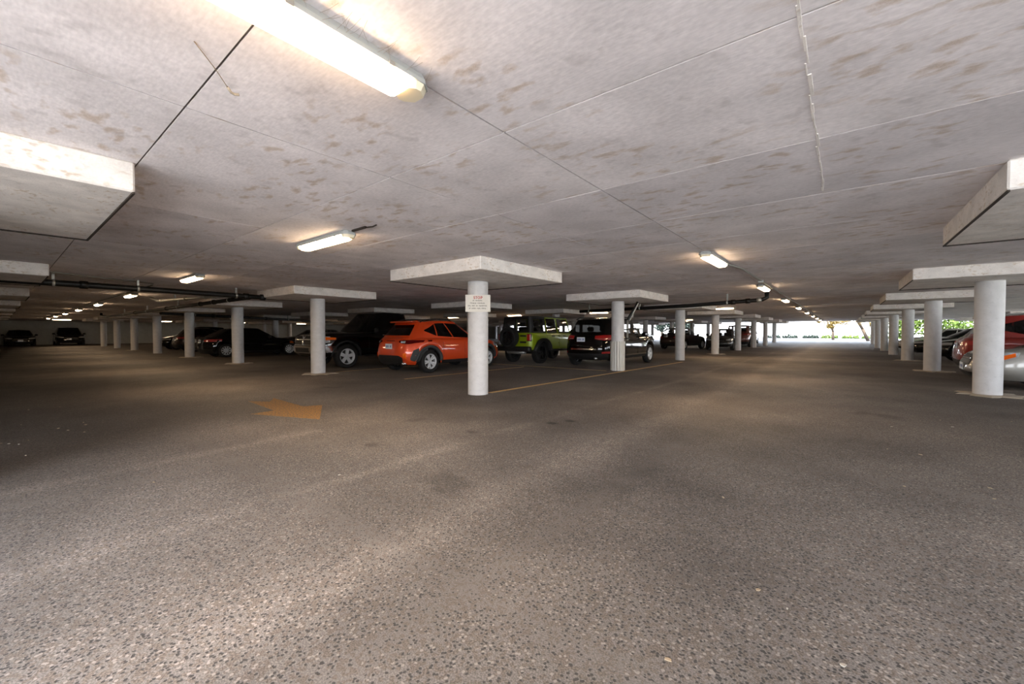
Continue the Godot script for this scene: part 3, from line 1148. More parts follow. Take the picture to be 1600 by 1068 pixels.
func seats(car: Node, sh: Shape, xs: Array, y: float) -> void:
	if not cache.has("seat"):
		var st := st_new()
		add_box(st, Vector3(0, 0.08, 0), Vector3(0.5, 0.16, 0.5), 0.05)
		add_box(st, Vector3(-0.26, 0.42, 0), Vector3(0.16, 0.62, 0.48), 0.05, Basis(Vector3(0, 0, 1), 0.18))
		add_box(st, Vector3(-0.36, 0.82, 0), Vector3(0.1, 0.17, 0.26), 0.04, Basis(Vector3(0, 0, 1), 0.12))
		cache["seat"] = done(st)
	for x in xs:
		for z in [-0.36, 0.36]:
			part("seat", cache["seat"], M.seat, car, Vector3(x, y, z))
	part("dashboard", box(Vector3(0.35, 0.3, 1.25), 0.06), M.seat, car, Vector3(sh.g.f0 - 0.42, sh.lin(sh.top, sh.g.f0 - 0.42) - 0.16, 0))

func common(car: Node3D, sh: Shape, W: float, o: Dictionary) -> void:
	var R: float = sh.R
	for ax in sh.axles:
		for zs in [1.0, -1.0]:
			add_wheel(car, Vector3(ax, R, zs * (W - 0.135)), zs < 0.0, R, o.get("tire_w", 0.23), o.get("wheel", "five"), o.get("rim_mat", M.alloy))
	var f: float = sh.prof[0][2]
	var r: float = sh.prof[0][1]
	part("underbody", box(Vector3(f - r - 0.12, 0.42, W * 1.26), 0.03), M.plastic, car, Vector3((f + r) * 0.5, sh.bot + 0.18, 0))
	# mirrors
	var mx: float = sh.g.f0 - o.get("mirror_back", 0.62)
	for zs in [1.0, -1.0]:
		var p := sh.side_at(mx, sh.lin(sh.top, mx) - 0.01, zs)
		var st := st_new()
		add_box(st, p + Vector3(0, 0.07, zs * 0.13), Vector3(0.12, 0.15, 0.2), 0.045)
		add_tube(st, [p + Vector3(0, -0.02, -zs * 0.02), p + Vector3(0, 0.03, zs * 0.08)], 0.025, 6)
		part("mirror", done(st), o.get("mirror_mat", M.plastic), car)
	# plates
	if o.has("rear_plate"):
		plate(car, sh, -1, o.rear_plate)
	if o.has("front_plate"):
		plate(car, sh, 1, o.front_plate)
	for zs in [1.0, -1.0]:
		for hx in o.get("handles", []):
			var y: float = sh.lin(sh.top, hx) - 0.13
			var p := sh.side_at(hx, y, zs)
			part("door_handle", box(Vector3(0.2, 0.03, 0.035), 0.01), o.get("handle_mat", M.plastic), car, p + Vector3(0, 0, zs * 0.015))
		for sx in o.get("seams", []):
			var y0: float = sh.bot + 0.10
			var y1: float = sh.lin(sh.top, sx) - 0.01
			var st := st_new()
			var path := []
			for k in 7: path.append(sh.side_at(sx, lerpf(y0, y1, k / 6.0), zs))
			add_tube(st, path, 0.004, 4, false)
			part("door_seam", done(st), M.plastic, car)

func plate(car: Node, sh: Shape, sg: int, spec: Array) -> void:
	# [share of half width, y]
	var p := sh.end_at(sg, spec[0], spec[1])
	var pm := part("licence_plate", box(Vector3(0.015, 0.155, 0.31), 0.004), M.plate, car, p + Vector3(sg * 0.018, 0, 0))
	var st := st_new()
	for k in 7:
		if k == 4: continue
		add_box(st, Vector3(sg * 0.008, 0.0, -0.115 + k * 0.038), Vector3(0.002, 0.06, 0.02))
	part("plate_characters", done(st), M.plate_blue, pm)

func rails(car: Node, sh: Shape, m: Material, x0: float, x1: float) -> void:
	for zs in [1.0, -1.0]:
		var path := []
		for k in 9:
			var x := lerpf(x0, x1, k / 8.0)
			var up := 0.05 if k > 0 and k < 8 else -0.01
			path.append(Vector3(x, sh.lin(sh.g.roof, x) + up + 0.005, zs * (sh.g.w1 - 0.06)))
		part("roof_rail", tube(path, 0.018, 8), m, car)

func place(car: Node3D, x: float, z: float, turn_deg: float) -> void:
	car.position = Vector3(x, 0, z)
	car.rotation.y = deg_to_rad(turn_deg)

# general two-box or three-box car; opts decide the kind
func crossover(label: String, called: String, P: StandardMaterial3D, o: Dictionary) -> Node3D:
	var W: float = o.get("W", 0.9)
	var L: float = o.get("L", 4.5) * 0.5
	var H: float = o.get("H", 1.6)
	var belt: float = o.get("belt", 1.0)
	var car := thing(called, label, "car")
	var sh := Shape.new()
	sh.R = o.get("R", 0.35)
	sh.Ra = sh.R + 0.075
	sh.bot = o.get("bot", 0.27)
	sh.axles = o.get("axles", [-L + 0.87, L - 0.92])
	sh.n = o.get("n", 5.0)
	sh.prof = [[0.0, -L + 0.14, L - 0.16, W * 0.93], [0.12, -L + 0.05, L - 0.06, W * 0.975], [0.35, -L, L, W], [0.6, -L + 0.02, L - 0.03, W * 0.995], [0.85, -L + 0.07, L - 0.10, W * 0.97], [0.95, -L + 0.12, L - 0.17, W * 0.945], [1.0, -L + 0.17, L - 0.24, W * 0.91]]
	var hood: float = o.get("hood", belt - 0.06)
	var cowl: float = o.get("cowl", L - 1.2)
	sh.top = [[-L, belt + 0.03], [-L + 0.5, belt + 0.04], [0.0, belt], [cowl - 0.2, belt - 0.01], [cowl + 0.2, hood + 0.01], [L - 0.3, hood - 0.10], [L, hood - 0.18]]
	var rx: float = o.get("roof_front", cowl - 1.0)
	var rr: float = o.get("roof_rear", -L + 0.6)
	var rbase: float = o.get("rear_base", -L + 0.18)
	sh.g = {"r0": rbase, "f0": cowl, "r1": rr, "f1": rx, "w0": W * 0.905, "w1": W * o.get("roof_w", 0.70), "n": o.get("gn", 5.0), "roof": [[rr - 0.4, H - 0.09], [rr, H - 0.07], [(rr + rx) * 0.5 - 0.1, H - 0.02], [rx - 0.2, H - 0.025], [rx + 0.1, H - 0.06]]}
	part("body", body_mesh(sh), P, car)
	var cols: Array = o.get("cols", [[-1.0, -0.90, false], [-0.90, -0.42, true, 0.42, 0.13, 0.62, 0.86], [-0.42, -0.38, false], [-0.38, 0.12, true, 0.12, 0.10, 0.87, 0.88], [0.12, 0.17, false], [0.17, 0.86, true, 0.10, 0.10, 0.88, 0.86], [0.86, 1.0, false]])
	greenhouse(car, sh, o.get("cabin_mat", P), cols, [0.93, 0.06, 0.95], o.get("rear_win", [0.86, 0.22, 0.88]), o.get("side_glass", M.privacy), o.get("rear_glass", M.privacy), o.get("roof_mat", P))
	seats(car, sh, [0.15, -0.85], sh.bot + 0.22)
	common(car, sh, W, o)
	if o.get("arch", false):
		for ax in sh.axles:
			for zs in [1.0, -1.0]:
				arch(car, "wheel_arch_trim", o.get("arch_mat", M.cladding), sh, ax, zs, sh.Ra - 0.005, sh.Ra + 0.07, 0.022)
	for zs in [1.0, -1.0]:
		var a0: float = sh.axles[0] + sh.Ra + 0.04
		var a1: float = sh.axles[1] - sh.Ra - 0.04
		side_patch(car, "sill_trim", o.get("sill_mat", M.plastic), sh, zs, [[a0, sh.bot, sh.bot + 0.10], [a1, sh.bot, sh.bot + 0.10]], 0.012)
	end_patch(car, "front_bumper_trim", M.plastic, sh, 1, [[-0.8, sh.bot, sh.bot + 0.14], [0.8, sh.bot, sh.bot + 0.14]], 0.012)
	if not o.get("no_rear_trim", false): end_patch(car, "rear_bumper_trim", M.plastic, sh, -1, [[-0.86, sh.bot, sh.bot + 0.20], [0.86, sh.bot, sh.bot + 0.20]], 0.014)
	# lamps and grille
	var hy: float = hood - 0.22
	for s in [1.0, -1.0]:
		var hl := [[0.52, hy - 0.05, hy + 0.04], [0.70, hy - 0.05, hy + 0.07], [0.95, hy - 0.01, hy + 0.09]]
		end_patch(car, "headlight", M.lamp_clear, sh, 1, hl if s > 0 else both(hl), 0.012)
		var ty: float = belt - 0.12
		var tl: Array = o.get("tail", [[0.50, ty - 0.03, ty + 0.03], [0.72, ty - 0.06, ty + 0.06], [0.96, ty - 0.05, ty + 0.07]])
		var ob := end_patch(car, "tail_light", o.get("tail_mat", M.lamp_red), sh, -1, tl if s > 0 else both(tl), 0.014)
		ob.set_meta("label", "red tail light")
	end_patch(car, "grille", M.plastic, sh, 1, [[-0.5, hy - 0.20, hy + 0.03], [0.5, hy - 0.20, hy + 0.03]], 0.01)
	end_patch(car, "grille_bar", M.chrome, sh, 1, [[-0.42, hy - 0.07, hy - 0.05], [0.42, hy - 0.07, hy - 0.05]], 0.018)
	if o.get("rails", false): rails(car, sh, o.get("rail_mat", M.plastic), rr + 0.1, rx - 0.25)
	car.set_meta("shape", 0)
	car.remove_meta("shape")
	shapes[car] = sh
	return car

var shapes := {}

func sedan(label: String, called: String, P: StandardMaterial3D, o: Dictionary) -> Node3D:
	var d := {"H": 1.45, "L": 4.7, "belt": 0.94, "hood": 0.90, "R": 0.33, "bot": 0.2, "roof_rear": -1.05, "rear_base": -1.85, "roof_front": 0.15, "cowl": 1.05, "roof_w": 0.66,
		"rear_win": [0.92, 0.06, 0.95],
		"cols": [[-1.0, -0.86, false], [-0.86, -0.30, true, 0.10, 0.10, 0.78, 0.88], [-0.30, -0.24, false], [-0.24, 0.08, true, 0.10, 0.10, 0.88, 0.88], [0.08, 0.13, false], [0.13, 0.86, true, 0.10, 0.10, 0.88, 0.84], [0.86, 1.0, false]]}
	d.merge(o, true)
	return crossover(label, called, P, d)

func build_orange() -> void:
	var P := paint(Color(0.80, 0.25, 0.05), 0.25)
	var ty := 0.94
	var car := crossover("orange compact crossover with grey arch cladding parked behind the signed column", "crossover_car", P, {
		"no_rear_trim": true, "tail_mat": M.lamp_dark, "L": 4.48, "W": 0.9, "H": 1.59, "belt": 1.02, "hood": 0.98, "R": 0.345, "bot": 0.27, "axles": [-1.37, 1.30], "wheel": "split", "rear_plate": [0.0, 0.80],
		"arch": true, "rails": true, "handles": [-0.75, 0.25], "handle_mat": P, "mirror_mat": P, "seams": [-0.85, 0.1, 0.95],
		"roof_rear": -1.62, "rear_base": -2.08, "roof_w": 0.70, "rear_win": [0.84, 0.20, 0.84],
		"cols": [[-1.0, -0.80, false], [-0.80, -0.40, true, 0.46, 0.17, 0.52, 0.84], [-0.40, -0.36, false], [-0.36, 0.12, true, 0.16, 0.12, 0.86, 0.88], [0.12, 0.17, false], [0.17, 0.86, true, 0.12, 0.10, 0.88, 0.86], [0.86, 1.0, false]],
		"tail": [[0.46, ty - 0.01, ty + 0.03], [0.62, ty - 0.06, ty + 0.05], [0.80, ty - 0.07, ty + 0.05], [0.985, ty - 0.0, ty + 0.05]]})
	var sh: Shape = shapes[car]
	for s in [1.0, -1.0]:
		var cl := [[0.82, 0.40, 0.46], [0.88, 0.36, 0.74], [0.97, 0.36, 0.76]]
		end_patch(car, "corner_cladding", M.cladding, sh, -1, cl if s > 0 else both(cl), 0.012)
		var rf := [[0.66, 0.50, 0.60], [0.74, 0.46, 0.62]]
		var ob := end_patch(car, "rear_reflector", M.lamp_amber, sh, -1, rf if s > 0 else both(rf), 0.014)
		ob.set_meta("label", "amber bumper reflector")
		var bl := [[0.56, ty - 0.035, ty + 0.015], [0.70, ty - 0.04, ty + 0.02]]
		var wh := end_patch(car, "reverse_light", M.lamp_clear, sh, -1, bl if s > 0 else both(bl), 0.020)
		wh.set_meta("label", "white reversing light")
	end_patch(car, "diffuser", M.plastic, sh, -1, [[-0.62, 0.27, 0.48], [-0.5, 0.27, 0.54], [0.5, 0.27, 0.54], [0.62, 0.27, 0.48]], 0.018)
	end_patch(car, "badge_letters", M.dark_alloy, sh, -1, [[-0.22, 0.955, 0.975], [0.22, 0.955, 0.975]], 0.006)
	part("rear_spoiler", box(Vector3(0.26, 0.05, 1.05), 0.02), P, car, Vector3(-1.66, 1.535, 0), Vector3(0, 0, 0.08))
	part("exhaust_tip", tube([Vector3(-2.18, 0.30, 0.55), Vector3(-1.9, 0.31, 0.55)], 0.04, 12), M.chrome, car)
	place(car, -10.52, -9.45, 92.0)

func build_pickup() -> void:
	var P := paint(Color(0.010, 0.010, 0.012), 0.1)
	var L := 2.93
	var W := 1.01
	var car := thing("pickup_truck", "black crew cab pickup with chrome bumper and amber headlights, nose to the arrow aisle", "truck")
	var sh := Shape.new()
	sh.R = 0.40
	sh.Ra = 0.49
	sh.bot = 0.42
	sh.n = 7.0
	sh.axles = [-1.72, 1.92]
	sh.prof = [[0.0, -L + 0.05, L - 0.10, W * 0.95], [0.2, -L, L - 0.02, W * 0.99], [0.5, -L, L, W], [0.85, -L, L - 0.03, W * 0.985], [0.95, -L, L - 0.08, W * 0.96], [1.0, -L + 0.02, L - 0.16, W * 0.92]]
	sh.top = [[-L, 1.36], [-0.85, 1.36], [-0.8, 1.26], [1.0, 1.24], [1.4, 1.20], [2.4, 1.17], [L, 1.08]]
	sh.crown = 0.05
	sh.g = {"r0": -0.86, "f0": 1.35, "r1": -0.72, "f1": 0.62, "w0": W * 0.91, "w1": W * 0.74, "n": 6.0, "roof": [[-0.9, 1.88], [-0.3, 1.94], [0.3, 1.95], [0.75, 1.90]]}
	part("body", body_mesh(sh), P, car)
	greenhouse(car, sh, P, [[-1.0, -0.88, false], [-0.88, -0.14, true, 0.12, 0.12, 0.86, 0.88], [-0.14, -0.06, false], [-0.06, 0.78, true, 0.12, 0.10, 0.88, 0.84], [0.78, 1.0, false]], [0.93, 0.05, 0.95], [0.8, 0.12, 0.86], M.privacy, M.privacy, P)
	seats(car, sh, [0.35, -0.5], 0.75)
	common(car, sh, W, {"wheel": "five", "tire_w": 0.29, "mirror_back": 0.5, "mirror_mat": M.plastic, "handles": [-0.55, 0.45], "handle_mat": M.chrome, "seams": [-0.8, 0.15, 1.1], "front_plate": [-0.12, 0.66]})
	for ax in sh.axles:
		for zs in [1.0, -1.0]:
			arch(car, "wheel_arch_trim", M.plastic, sh, ax, zs, sh.Ra - 0.005, sh.Ra + 0.05, 0.02)
	# face: grille in a chrome frame with a crossbar, chrome bumper, round-cornered lamps
	end_patch(car, "grille", M.plastic, sh, 1, [[-0.60, 0.80, 1.12], [0.60, 0.80, 1.12]], 0.02)
	end_patch(car, "grille_bar", M.chrome, sh, 1, [[-0.60, 0.965, 0.995], [0.60, 0.965, 0.995]], 0.04)
	end_patch(car, "grille_bar", M.chrome, sh, 1, [[-0.03, 0.80, 1.12], [0.03, 0.80, 1.12]], 0.04)
	end_patch(car, "grille_bar", M.chrome, sh, 1, [[-0.62, 1.10, 1.13], [0.62, 1.10, 1.13]], 0.035)
	end_patch(car, "grille_bar", M.chrome, sh, 1, [[-0.62, 0.78, 0.81], [0.62, 0.78, 0.81]], 0.035)
	part("grille_emblem", tube([sh.end_at(1, 0.0, 1.04) + Vector3(0.03, 0, 0), sh.end_at(1, 0.0, 1.04) + Vector3(0.055, 0, 0)], 0.075, 14), M.chrome, car)
	for s in [1.0, -1.0]:
		var hl := [[0.64, 0.86, 1.04], [0.80, 0.84, 1.08], [0.94, 0.88, 1.08]]
		var h := end_patch(car, "headlight", M.lamp_clear, sh, 1, hl if s > 0 else both(hl), 0.015)
		var am := [[0.80, 0.98, 1.02], [0.88, 0.95, 1.07], [0.97, 0.97, 1.04]]
		var a := end_patch(car, "turn_signal", M.lamp_amber, sh, 1, am if s > 0 else both(am), 0.022)
		a.set_meta("label", "amber turn signal")
		var tl := [[0.86, 0.92, 1.28], [0.98, 0.92, 1.28]]
		end_patch(car, "tail_light", M.lamp_red, sh, -1, tl if s > 0 else both(tl), 0.012)
		var fg := [[0.62, 0.60, 0.68], [0.76, 0.60, 0.68]]
		end_patch(car, "fog_light", M.lamp_clear, sh, 1, fg if s > 0 else both(fg), 0.07)
	end_patch(car, "front_bumper", M.chrome, sh, 1, [[-0.97, 0.56, 0.76], [-0.5, 0.52, 0.76], [0.5, 0.52, 0.76], [0.97, 0.56, 0.76]], 0.06)
	end_patch(car, "bumper_intake", M.plastic, sh, 1, [[-0.45, 0.55, 0.70], [0.45, 0.55, 0.70]], 0.068)
	end_patch(car, "rear_bumper", M.chrome, sh, -1, [[-0.95, 0.50, 0.70], [0.95, 0.50, 0.70]], 0.08)
	for zs in [1.0, -1.0]:
		part("running_board", box(Vector3(2.3, 0.05, 0.14), 0.015), M.plastic, car, Vector3(0.1, 0.40, zs * 0.98))
	place(car, -14.08, -9.35, -90.0)

func build_off_roader() -> void:
	var P := paint(Color(0.52, 0.60, 0.06), 0.1)
	var L := 2.05
	var W := 0.80
	var car := thing("off_road_car", "lime green boxy off-roader with black hard top and rear spare wheel", "car")
	var sh := Shape.new()
	sh.R = 0.42
	sh.Ra = 0.48
	sh.bot = 0.55
	sh.n = 14.0
	sh.axles = [-1.30, 1.62]
	sh.prof = [[0.0, -L + 0.03, L - 0.04, W * 0.96], [0.15, -L, L, W * 0.99], [0.6, -L, L, W], [0.95, -L, L - 0.02, W * 0.985], [1.0, -L + 0.01, L - 0.05, W * 0.965]]
	sh.top = [[-L, 1.20], [0.9, 1.20], [1.1, 1.17], [L, 1.10]]
	sh.g = {"r0": -L + 0.03, "f0": 1.0, "r1": -L + 0.10, "f1": 0.72, "w0": W * 0.955, "w1": W * 0.86, "n": 14.0, "roof": [[-2.1, 1.82], [-1.0, 1.85], [0.3, 1.85], [0.8, 1.83]]}
	part("body", body_mesh(sh), P, car)
	var top := mat(Color(0.022, 0.022, 0.024), 0.55)
	greenhouse(car, sh, top, [[-1.0, -0.93, false], [-0.93, -0.40, true, 0.14, 0.14, 0.84, 0.84], [-0.40, -0.34, false], [-0.34, 0.20, true, 0.12, 0.12, 0.86, 0.86], [0.20, 0.27, false], [0.27, 0.90, true, 0.12, 0.12, 0.86, 0.86], [0.90, 1.0, false]], [0.94, 0.06, 0.92], [0.80, 0.18, 0.84], M.glass, M.glass, top)
	seats(car, sh, [0.2, -0.7], 0.72)
	common(car, sh, W, {"wheel": "five", "tire_w": 0.27, "rim_mat": M.dark_alloy, "mirror_back": 0.25, "handles": [-0.55, 0.30], "seams": [-0.98, -0.08, 0.82]})
	# green door frames round the side windows
	for zs in [1.0, -1.0]:
		for dr in [[-0.34, 0.22], [0.25, 0.92]]:
			var q := pow(0.5, 1.0 / 14.0)
			var path := []
			for c in [[dr[0], 0.0], [dr[0], 0.90], [dr[1], 0.90], [dr[1], 0.0]]:
				var p := sh.green(0, q * c[0], c[1], zs)
				path.append(p + Vector3(0, 0, zs * 0.012))
			part("door_frame", tube(path, 0.028, 6), P, car)
		for ax in sh.axles:
			arch(car, "fender_flare", M.plastic, sh, ax, zs, sh.Ra - 0.01, sh.Ra + 0.09, 0.15, 0.15, PI - 0.15)
		part("rock_rail", tube([Vector3(-0.8, 0.5, zs * 0.82), Vector3(1.1, 0.5, zs * 0.82)], 0.04, 8), M.plastic, car)
		for hx in [-0.10, 0.80]:
			for hy in [0.80, 1.08]:
				part("door_hinge", box(Vector3(0.09, 0.05, 0.03), 0.01), P, car, Vector3(hx, hy, zs * 0.805))
	# spare wheel, tail lights, bumper, plate holder
	var ms := wheel_meshes(0.40, 0.26, "five")
	var sp := part("spare_wheel", ms[0], M.rubber, car, Vector3(-L - 0.20, 1.02, -0.12), Vector3(0, -PI / 2, 0))
	part("rim", ms[1], M.dark_alloy, sp)
	part("brake_disc", ms[2], M.plastic, sp)
	part("spare_carrier", box(Vector3(0.16, 0.3, 0.3), 0.03), M.plastic, car, Vector3(-L - 0.04, 1.0, -0.12))
	for s in [1.0, -1.0]:
		var lt := part("tail_light", box(Vector3(0.07, 0.24, 0.17), 0.015), M.lamp_red, car, Vector3(-L - 0.02, 1.02, s * 0.70))
		lt.set_meta("label", "square red tail light")
		part("lamp_bezel", box(Vector3(0.05, 0.28, 0.21), 0.01), M.plastic, car, Vector3(-L - 0.005, 1.02, s * 0.70))
		part("headlight", tube([Vector3(L - 0.02, 0.95, s * 0.5), Vector3(L + 0.03, 0.95, s * 0.5)], 0.1, 16), M.lamp_clear, car)
		part("tailgate_hinge", box(Vector3(0.05, 0.07, 0.28), 0.01), M.plastic, car, Vector3(-L - 0.02, 0.84 + 0.24 * (s * 0.5 + 0.5), 0.42))
	part("rear_bumper", box(Vector3(0.22, 0.2, 1.62), 0.05), M.plastic, car, Vector3(-L - 0.06, 0.58, 0))
	part("front_bumper", box(Vector3(0.25, 0.2, 1.62), 0.05), M.plastic, car, Vector3(L + 0.1, 0.58, 0))
	part("licence_plate", box(Vector3(0.015, 0.15, 0.3), 0.003), M.plate, car, Vector3(-L - 0.04, 0.82, -0.62))
	part("wiper", tube([Vector3(-L - 0.03, 1.30, 0.0), Vector3(-L + 0.01, 1.42, 0.3)], 0.012, 5), M.plastic, car)
	part("rear_axle", tube([Vector3(-1.30, 0.42, -0.6), Vector3(-1.30, 0.42, 0.6)], 0.06, 8), M.iron, car)
	part("muffler", tube([Vector3(-1.85, 0.46, -0.5), Vector3(-1.85, 0.46, 0.35)], 0.09, 10), M.galv, car)
	place(car, -9.92, -14.62, 90.0)

func build_black_suv() -> void:
	var P := paint(Color(0.013, 0.013, 0.014), 0.2)
	var ty := 1.05
	var car := crossover("black SUV with wide red tail lights parked beside the guarded column", "suv_car", P, {
		"L": 4.85, "W": 0.95, "H": 1.74, "belt": 1.10, "hood": 1.06, "R": 0.37, "bot": 0.29, "axles": [-1.48, 1.42], "wheel": "five", "rear_plate": [-0.12, 0.97],
		"rails": true, "handles": [-0.8, 0.3], "handle_mat": P, "mirror_mat": P, "seams": [-1.0, 0.1, 1.0], "roof_rear": -1.85, "rear_base": -2.25, "roof_w": 0.74,
		"side_glass": M.glass,
		"tail": [[0.44, ty - 0.07, ty + 0.05], [0.70, ty - 0.10, ty + 0.07], [0.985, ty - 0.09, ty + 0.08]]})
	var sh: Shape = shapes[car]
	for s in [1.0, -1.0]:
		var rf := [[0.70, 0.50, 0.56], [0.95, 0.50, 0.57]]
		var ob := end_patch(car, "rear_reflector", M.lamp_red, sh, -1, rf if s > 0 else both(rf), 0.016)
		ob.set_meta("label", "red bumper reflector")
		var ll := [[0.46, ty - 0.055, ty - 0.04], [0.97, ty - 0.06, ty - 0.045]]
		end_patch(car, "tail_light_trim", M.chrome, sh, -1, ll if s > 0 else both(ll), 0.018)
		side_patch(car, "chrome_sill", M.chrome, sh, s, [[-1.0, 0.40, 0.425], [0.95, 0.40, 0.425]], 0.014)
	end_patch(car, "rear_step", M.chrome, sh, -1, [[-0.5, 0.62, 0.66], [0.5, 0.62, 0.66]], 0.02)
	part("exhaust_tip", tube([Vector3(-2.42, 0.33, 0.45), Vector3(-2.0, 0.33, 0.45)], 0.045, 12), M.chrome, car)
	place(car, -6.95, -15.02, 90.0)

func build_other_cars() -> void:
	var black := paint(Color(0.012, 0.012, 0.014), 0.15)
	var dark := paint(Color(0.035, 0.037, 0.042), 0.3)
	var silver := paint(Color(0.55, 0.54, 0.52), 0.6)
	var red := paint(Color(0.52, 0.075, 0.035), 0.2)
	var maroon := paint(Color(0.14, 0.05, 0.045), 0.3)
	var grey := paint(Color(0.12, 0.135, 0.14), 0.4)
	var brick := paint(Color(0.38, 0.19, 0.15), 0.3)
	var sage := paint(Color(0.40, 0.42, 0.36), 0.4)
	var white := paint(Color(0.72, 0.72, 0.70), 0.0)
	# black fastback left of the pickup
	var c := sedan("black fastback sedan with red tail light parked next along from the black pickup", "sedan_car", black, {"L": 4.75, "W": 0.92, "wheel": "ten", "rear_plate": [-0.1, 0.78], "rear_base": -2.1, "roof_rear": -1.3, "seams": [-0.9, 0.1, 1.0], "handles": [-0.6, 0.4]})
	place(c, -24.45, -8.55, 90.0)
	var sh: Shape = shapes[c]
	for s in [1.0, -1.0]:
		end_patch(c, "turn_signal", M.lamp_amber, sh, 1, [[0.86, 0.64, 0.74], [0.97, 0.66, 0.74]] if s > 0 else both([[0.86, 0.64, 0.74], [0.97, 0.66, 0.74]]), 0.018)
	c = sedan("dark sedan in the next stall, seen between two columns beyond the black fastback", "sedan_car", dark, {"L": 4.6, "wheel": "ten", "rear_plate": [0.0, 0.75]})
	place(c, -28.1, -9.2, 90.0)
	# dark suv and the red-lamped car beyond it
	c = crossover("dark compact SUV facing the arrow aisle between distant columns", "suv_car", black, {"L": 4.5, "H": 1.65, "front_plate": [0.0, 0.55]})
	place(c, -37.6, -9.3, -90.0)
	c = crossover("dark red hatchback seen from behind past the dark compact SUV", "hatchback_car", maroon, {"L": 4.2, "H": 1.5, "rear_plate": [0.0, 0.78]})
	place(c, -32.6, -9.0, 90.0)
	# cars against the end wall
	c = sedan("black sedan with pale front plate parked at the end wall, bright headlight line", "sedan_car", black, {"L": 4.7, "front_plate": [0.0, 0.50], "W": 0.95})
	place(c, -59.4, -1.35, 0.0)
	c = crossover("black SUV with wide mirrors parked at the end wall", "suv_car", black, {"L": 4.7, "H": 1.72, "W": 0.97, "belt": 1.05, "front_plate": [0.15, 0.60]})
	place(c, -59.3, -4.45, 0.0)
	# silver and dark roofs far behind the pickup
	c = sedan("silver sedan in the far row behind the black pickup", "sedan_car", silver, {"L": 4.6})
	place(c, -27.8, -14.6, 88.0)
	c = sedan("grey sedan in the far row behind the black fastback", "sedan_car", grey, {"L": 4.6})
	place(c, -31.2, -14.8, -90.0)
	c = crossover("white crossover deep in the dark between columns", "crossover_car", white, {"L": 4.4})
	place(c, -36.0, -25.0, -90.0)
	# cars towards the exit, left side
	c = crossover("maroon crossover with orange tail light near the exit end", "crossover_car", maroon, {"L": 4.4, "W": 0.9, "H": 1.56, "rear_plate": [-0.2, 0.95], "side_glass": M.glass, "rear_glass": M.glass})
	place(c, -9.35, -32.3, 78.0)
	c = crossover("dark grey hatchback beside the maroon crossover near the exit", "hatchback_car", grey, {"L": 4.2, "W": 0.88, "H": 1.5, "side_glass": M.glass, "rear_glass": M.glass})
	place(c, -6.75, -32.6, -84.0)
	c = pickup_simple("sage green pickup with open bed near the bright far end", sage)
	place(c, -17.0, -42.0, 80.0)
	c = crossover("brick red van with white plate standing close to the exit", "van_car", brick, {"L": 4.9, "W": 0.97, "H": 1.85, "belt": 1.2, "hood": 1.1, "rear_plate": [0.0, 0.62], "roof_w": 0.8, "side_glass": M.glass, "rear_glass": M.glass})
	place(c, -6.9, -40.7, 92.0)
	c = crossover("white car with dark mirrors behind the brick red van", "crossover_car", white, {"L": 4.4, "side_glass": M.glass})
	place(c, -7.6, -47.4, -90.0)
	c.position.y = 0.105
	c.rotation.x = 0.0
	# right-hand stalls
	c = crossover("red SUV with roof rails parked nose to the parapet", "suv_car", red, {"L": 4.6, "W": 0.93, "H": 1.68, "belt": 1.05, "R": 0.36, "arch": false, "rails": true, "rail_mat": M.galv, "side_glass": M.glass, "rear_plate": [0.0, 0.85], "handles": [-0.8, 0.3], "seams": [-0.95, 0.1, 1.0]})
	place(c, 4.76, -16.75, 0.0)
	c = sedan("silver sedan nose out behind the wide round column", "sedan_car", silver, {"L": 4.7, "W": 0.9, "hood": 0.92, "axles": [-1.5, 1.12], "front_plate": [0.0, 0.45]})
	place(c, 4.52, -13.95, 180.0)
	sh = shapes[c]
	for s in [1.0, -1.0]:
		var mk := side_patch(c, "side_marker", M.lamp_amber, sh, s, [[1.72, 0.70, 0.78], [2.02, 0.57, 0.66]], 0.008)
		mk.set_meta("label", "amber slanted side marker")
	c = crossover("black hatchback parked beyond the red SUV", "hatchback_car", black, {"L": 4.3, "H": 1.5})
	place(c, 5.0, -24.6, 180.0)
	c = sedan("black sedan with bright headlights two stalls past the black hatchback", "sedan_car", black, {"L": 4.6})
	place(c, 5.1, -30.6, 180.0)
	c = sedan("white sedan last in the row with the red SUV", "sedan_car", white, {"L": 4.6})
	place(c, 5.1, -37.2, 180.0)
	c = crossover("dark SUV parked right behind the red SUV", "suv_car", dark, {"L": 4.6, "H": 1.7})
	place(c, 5.75, -20.4, 0.0)

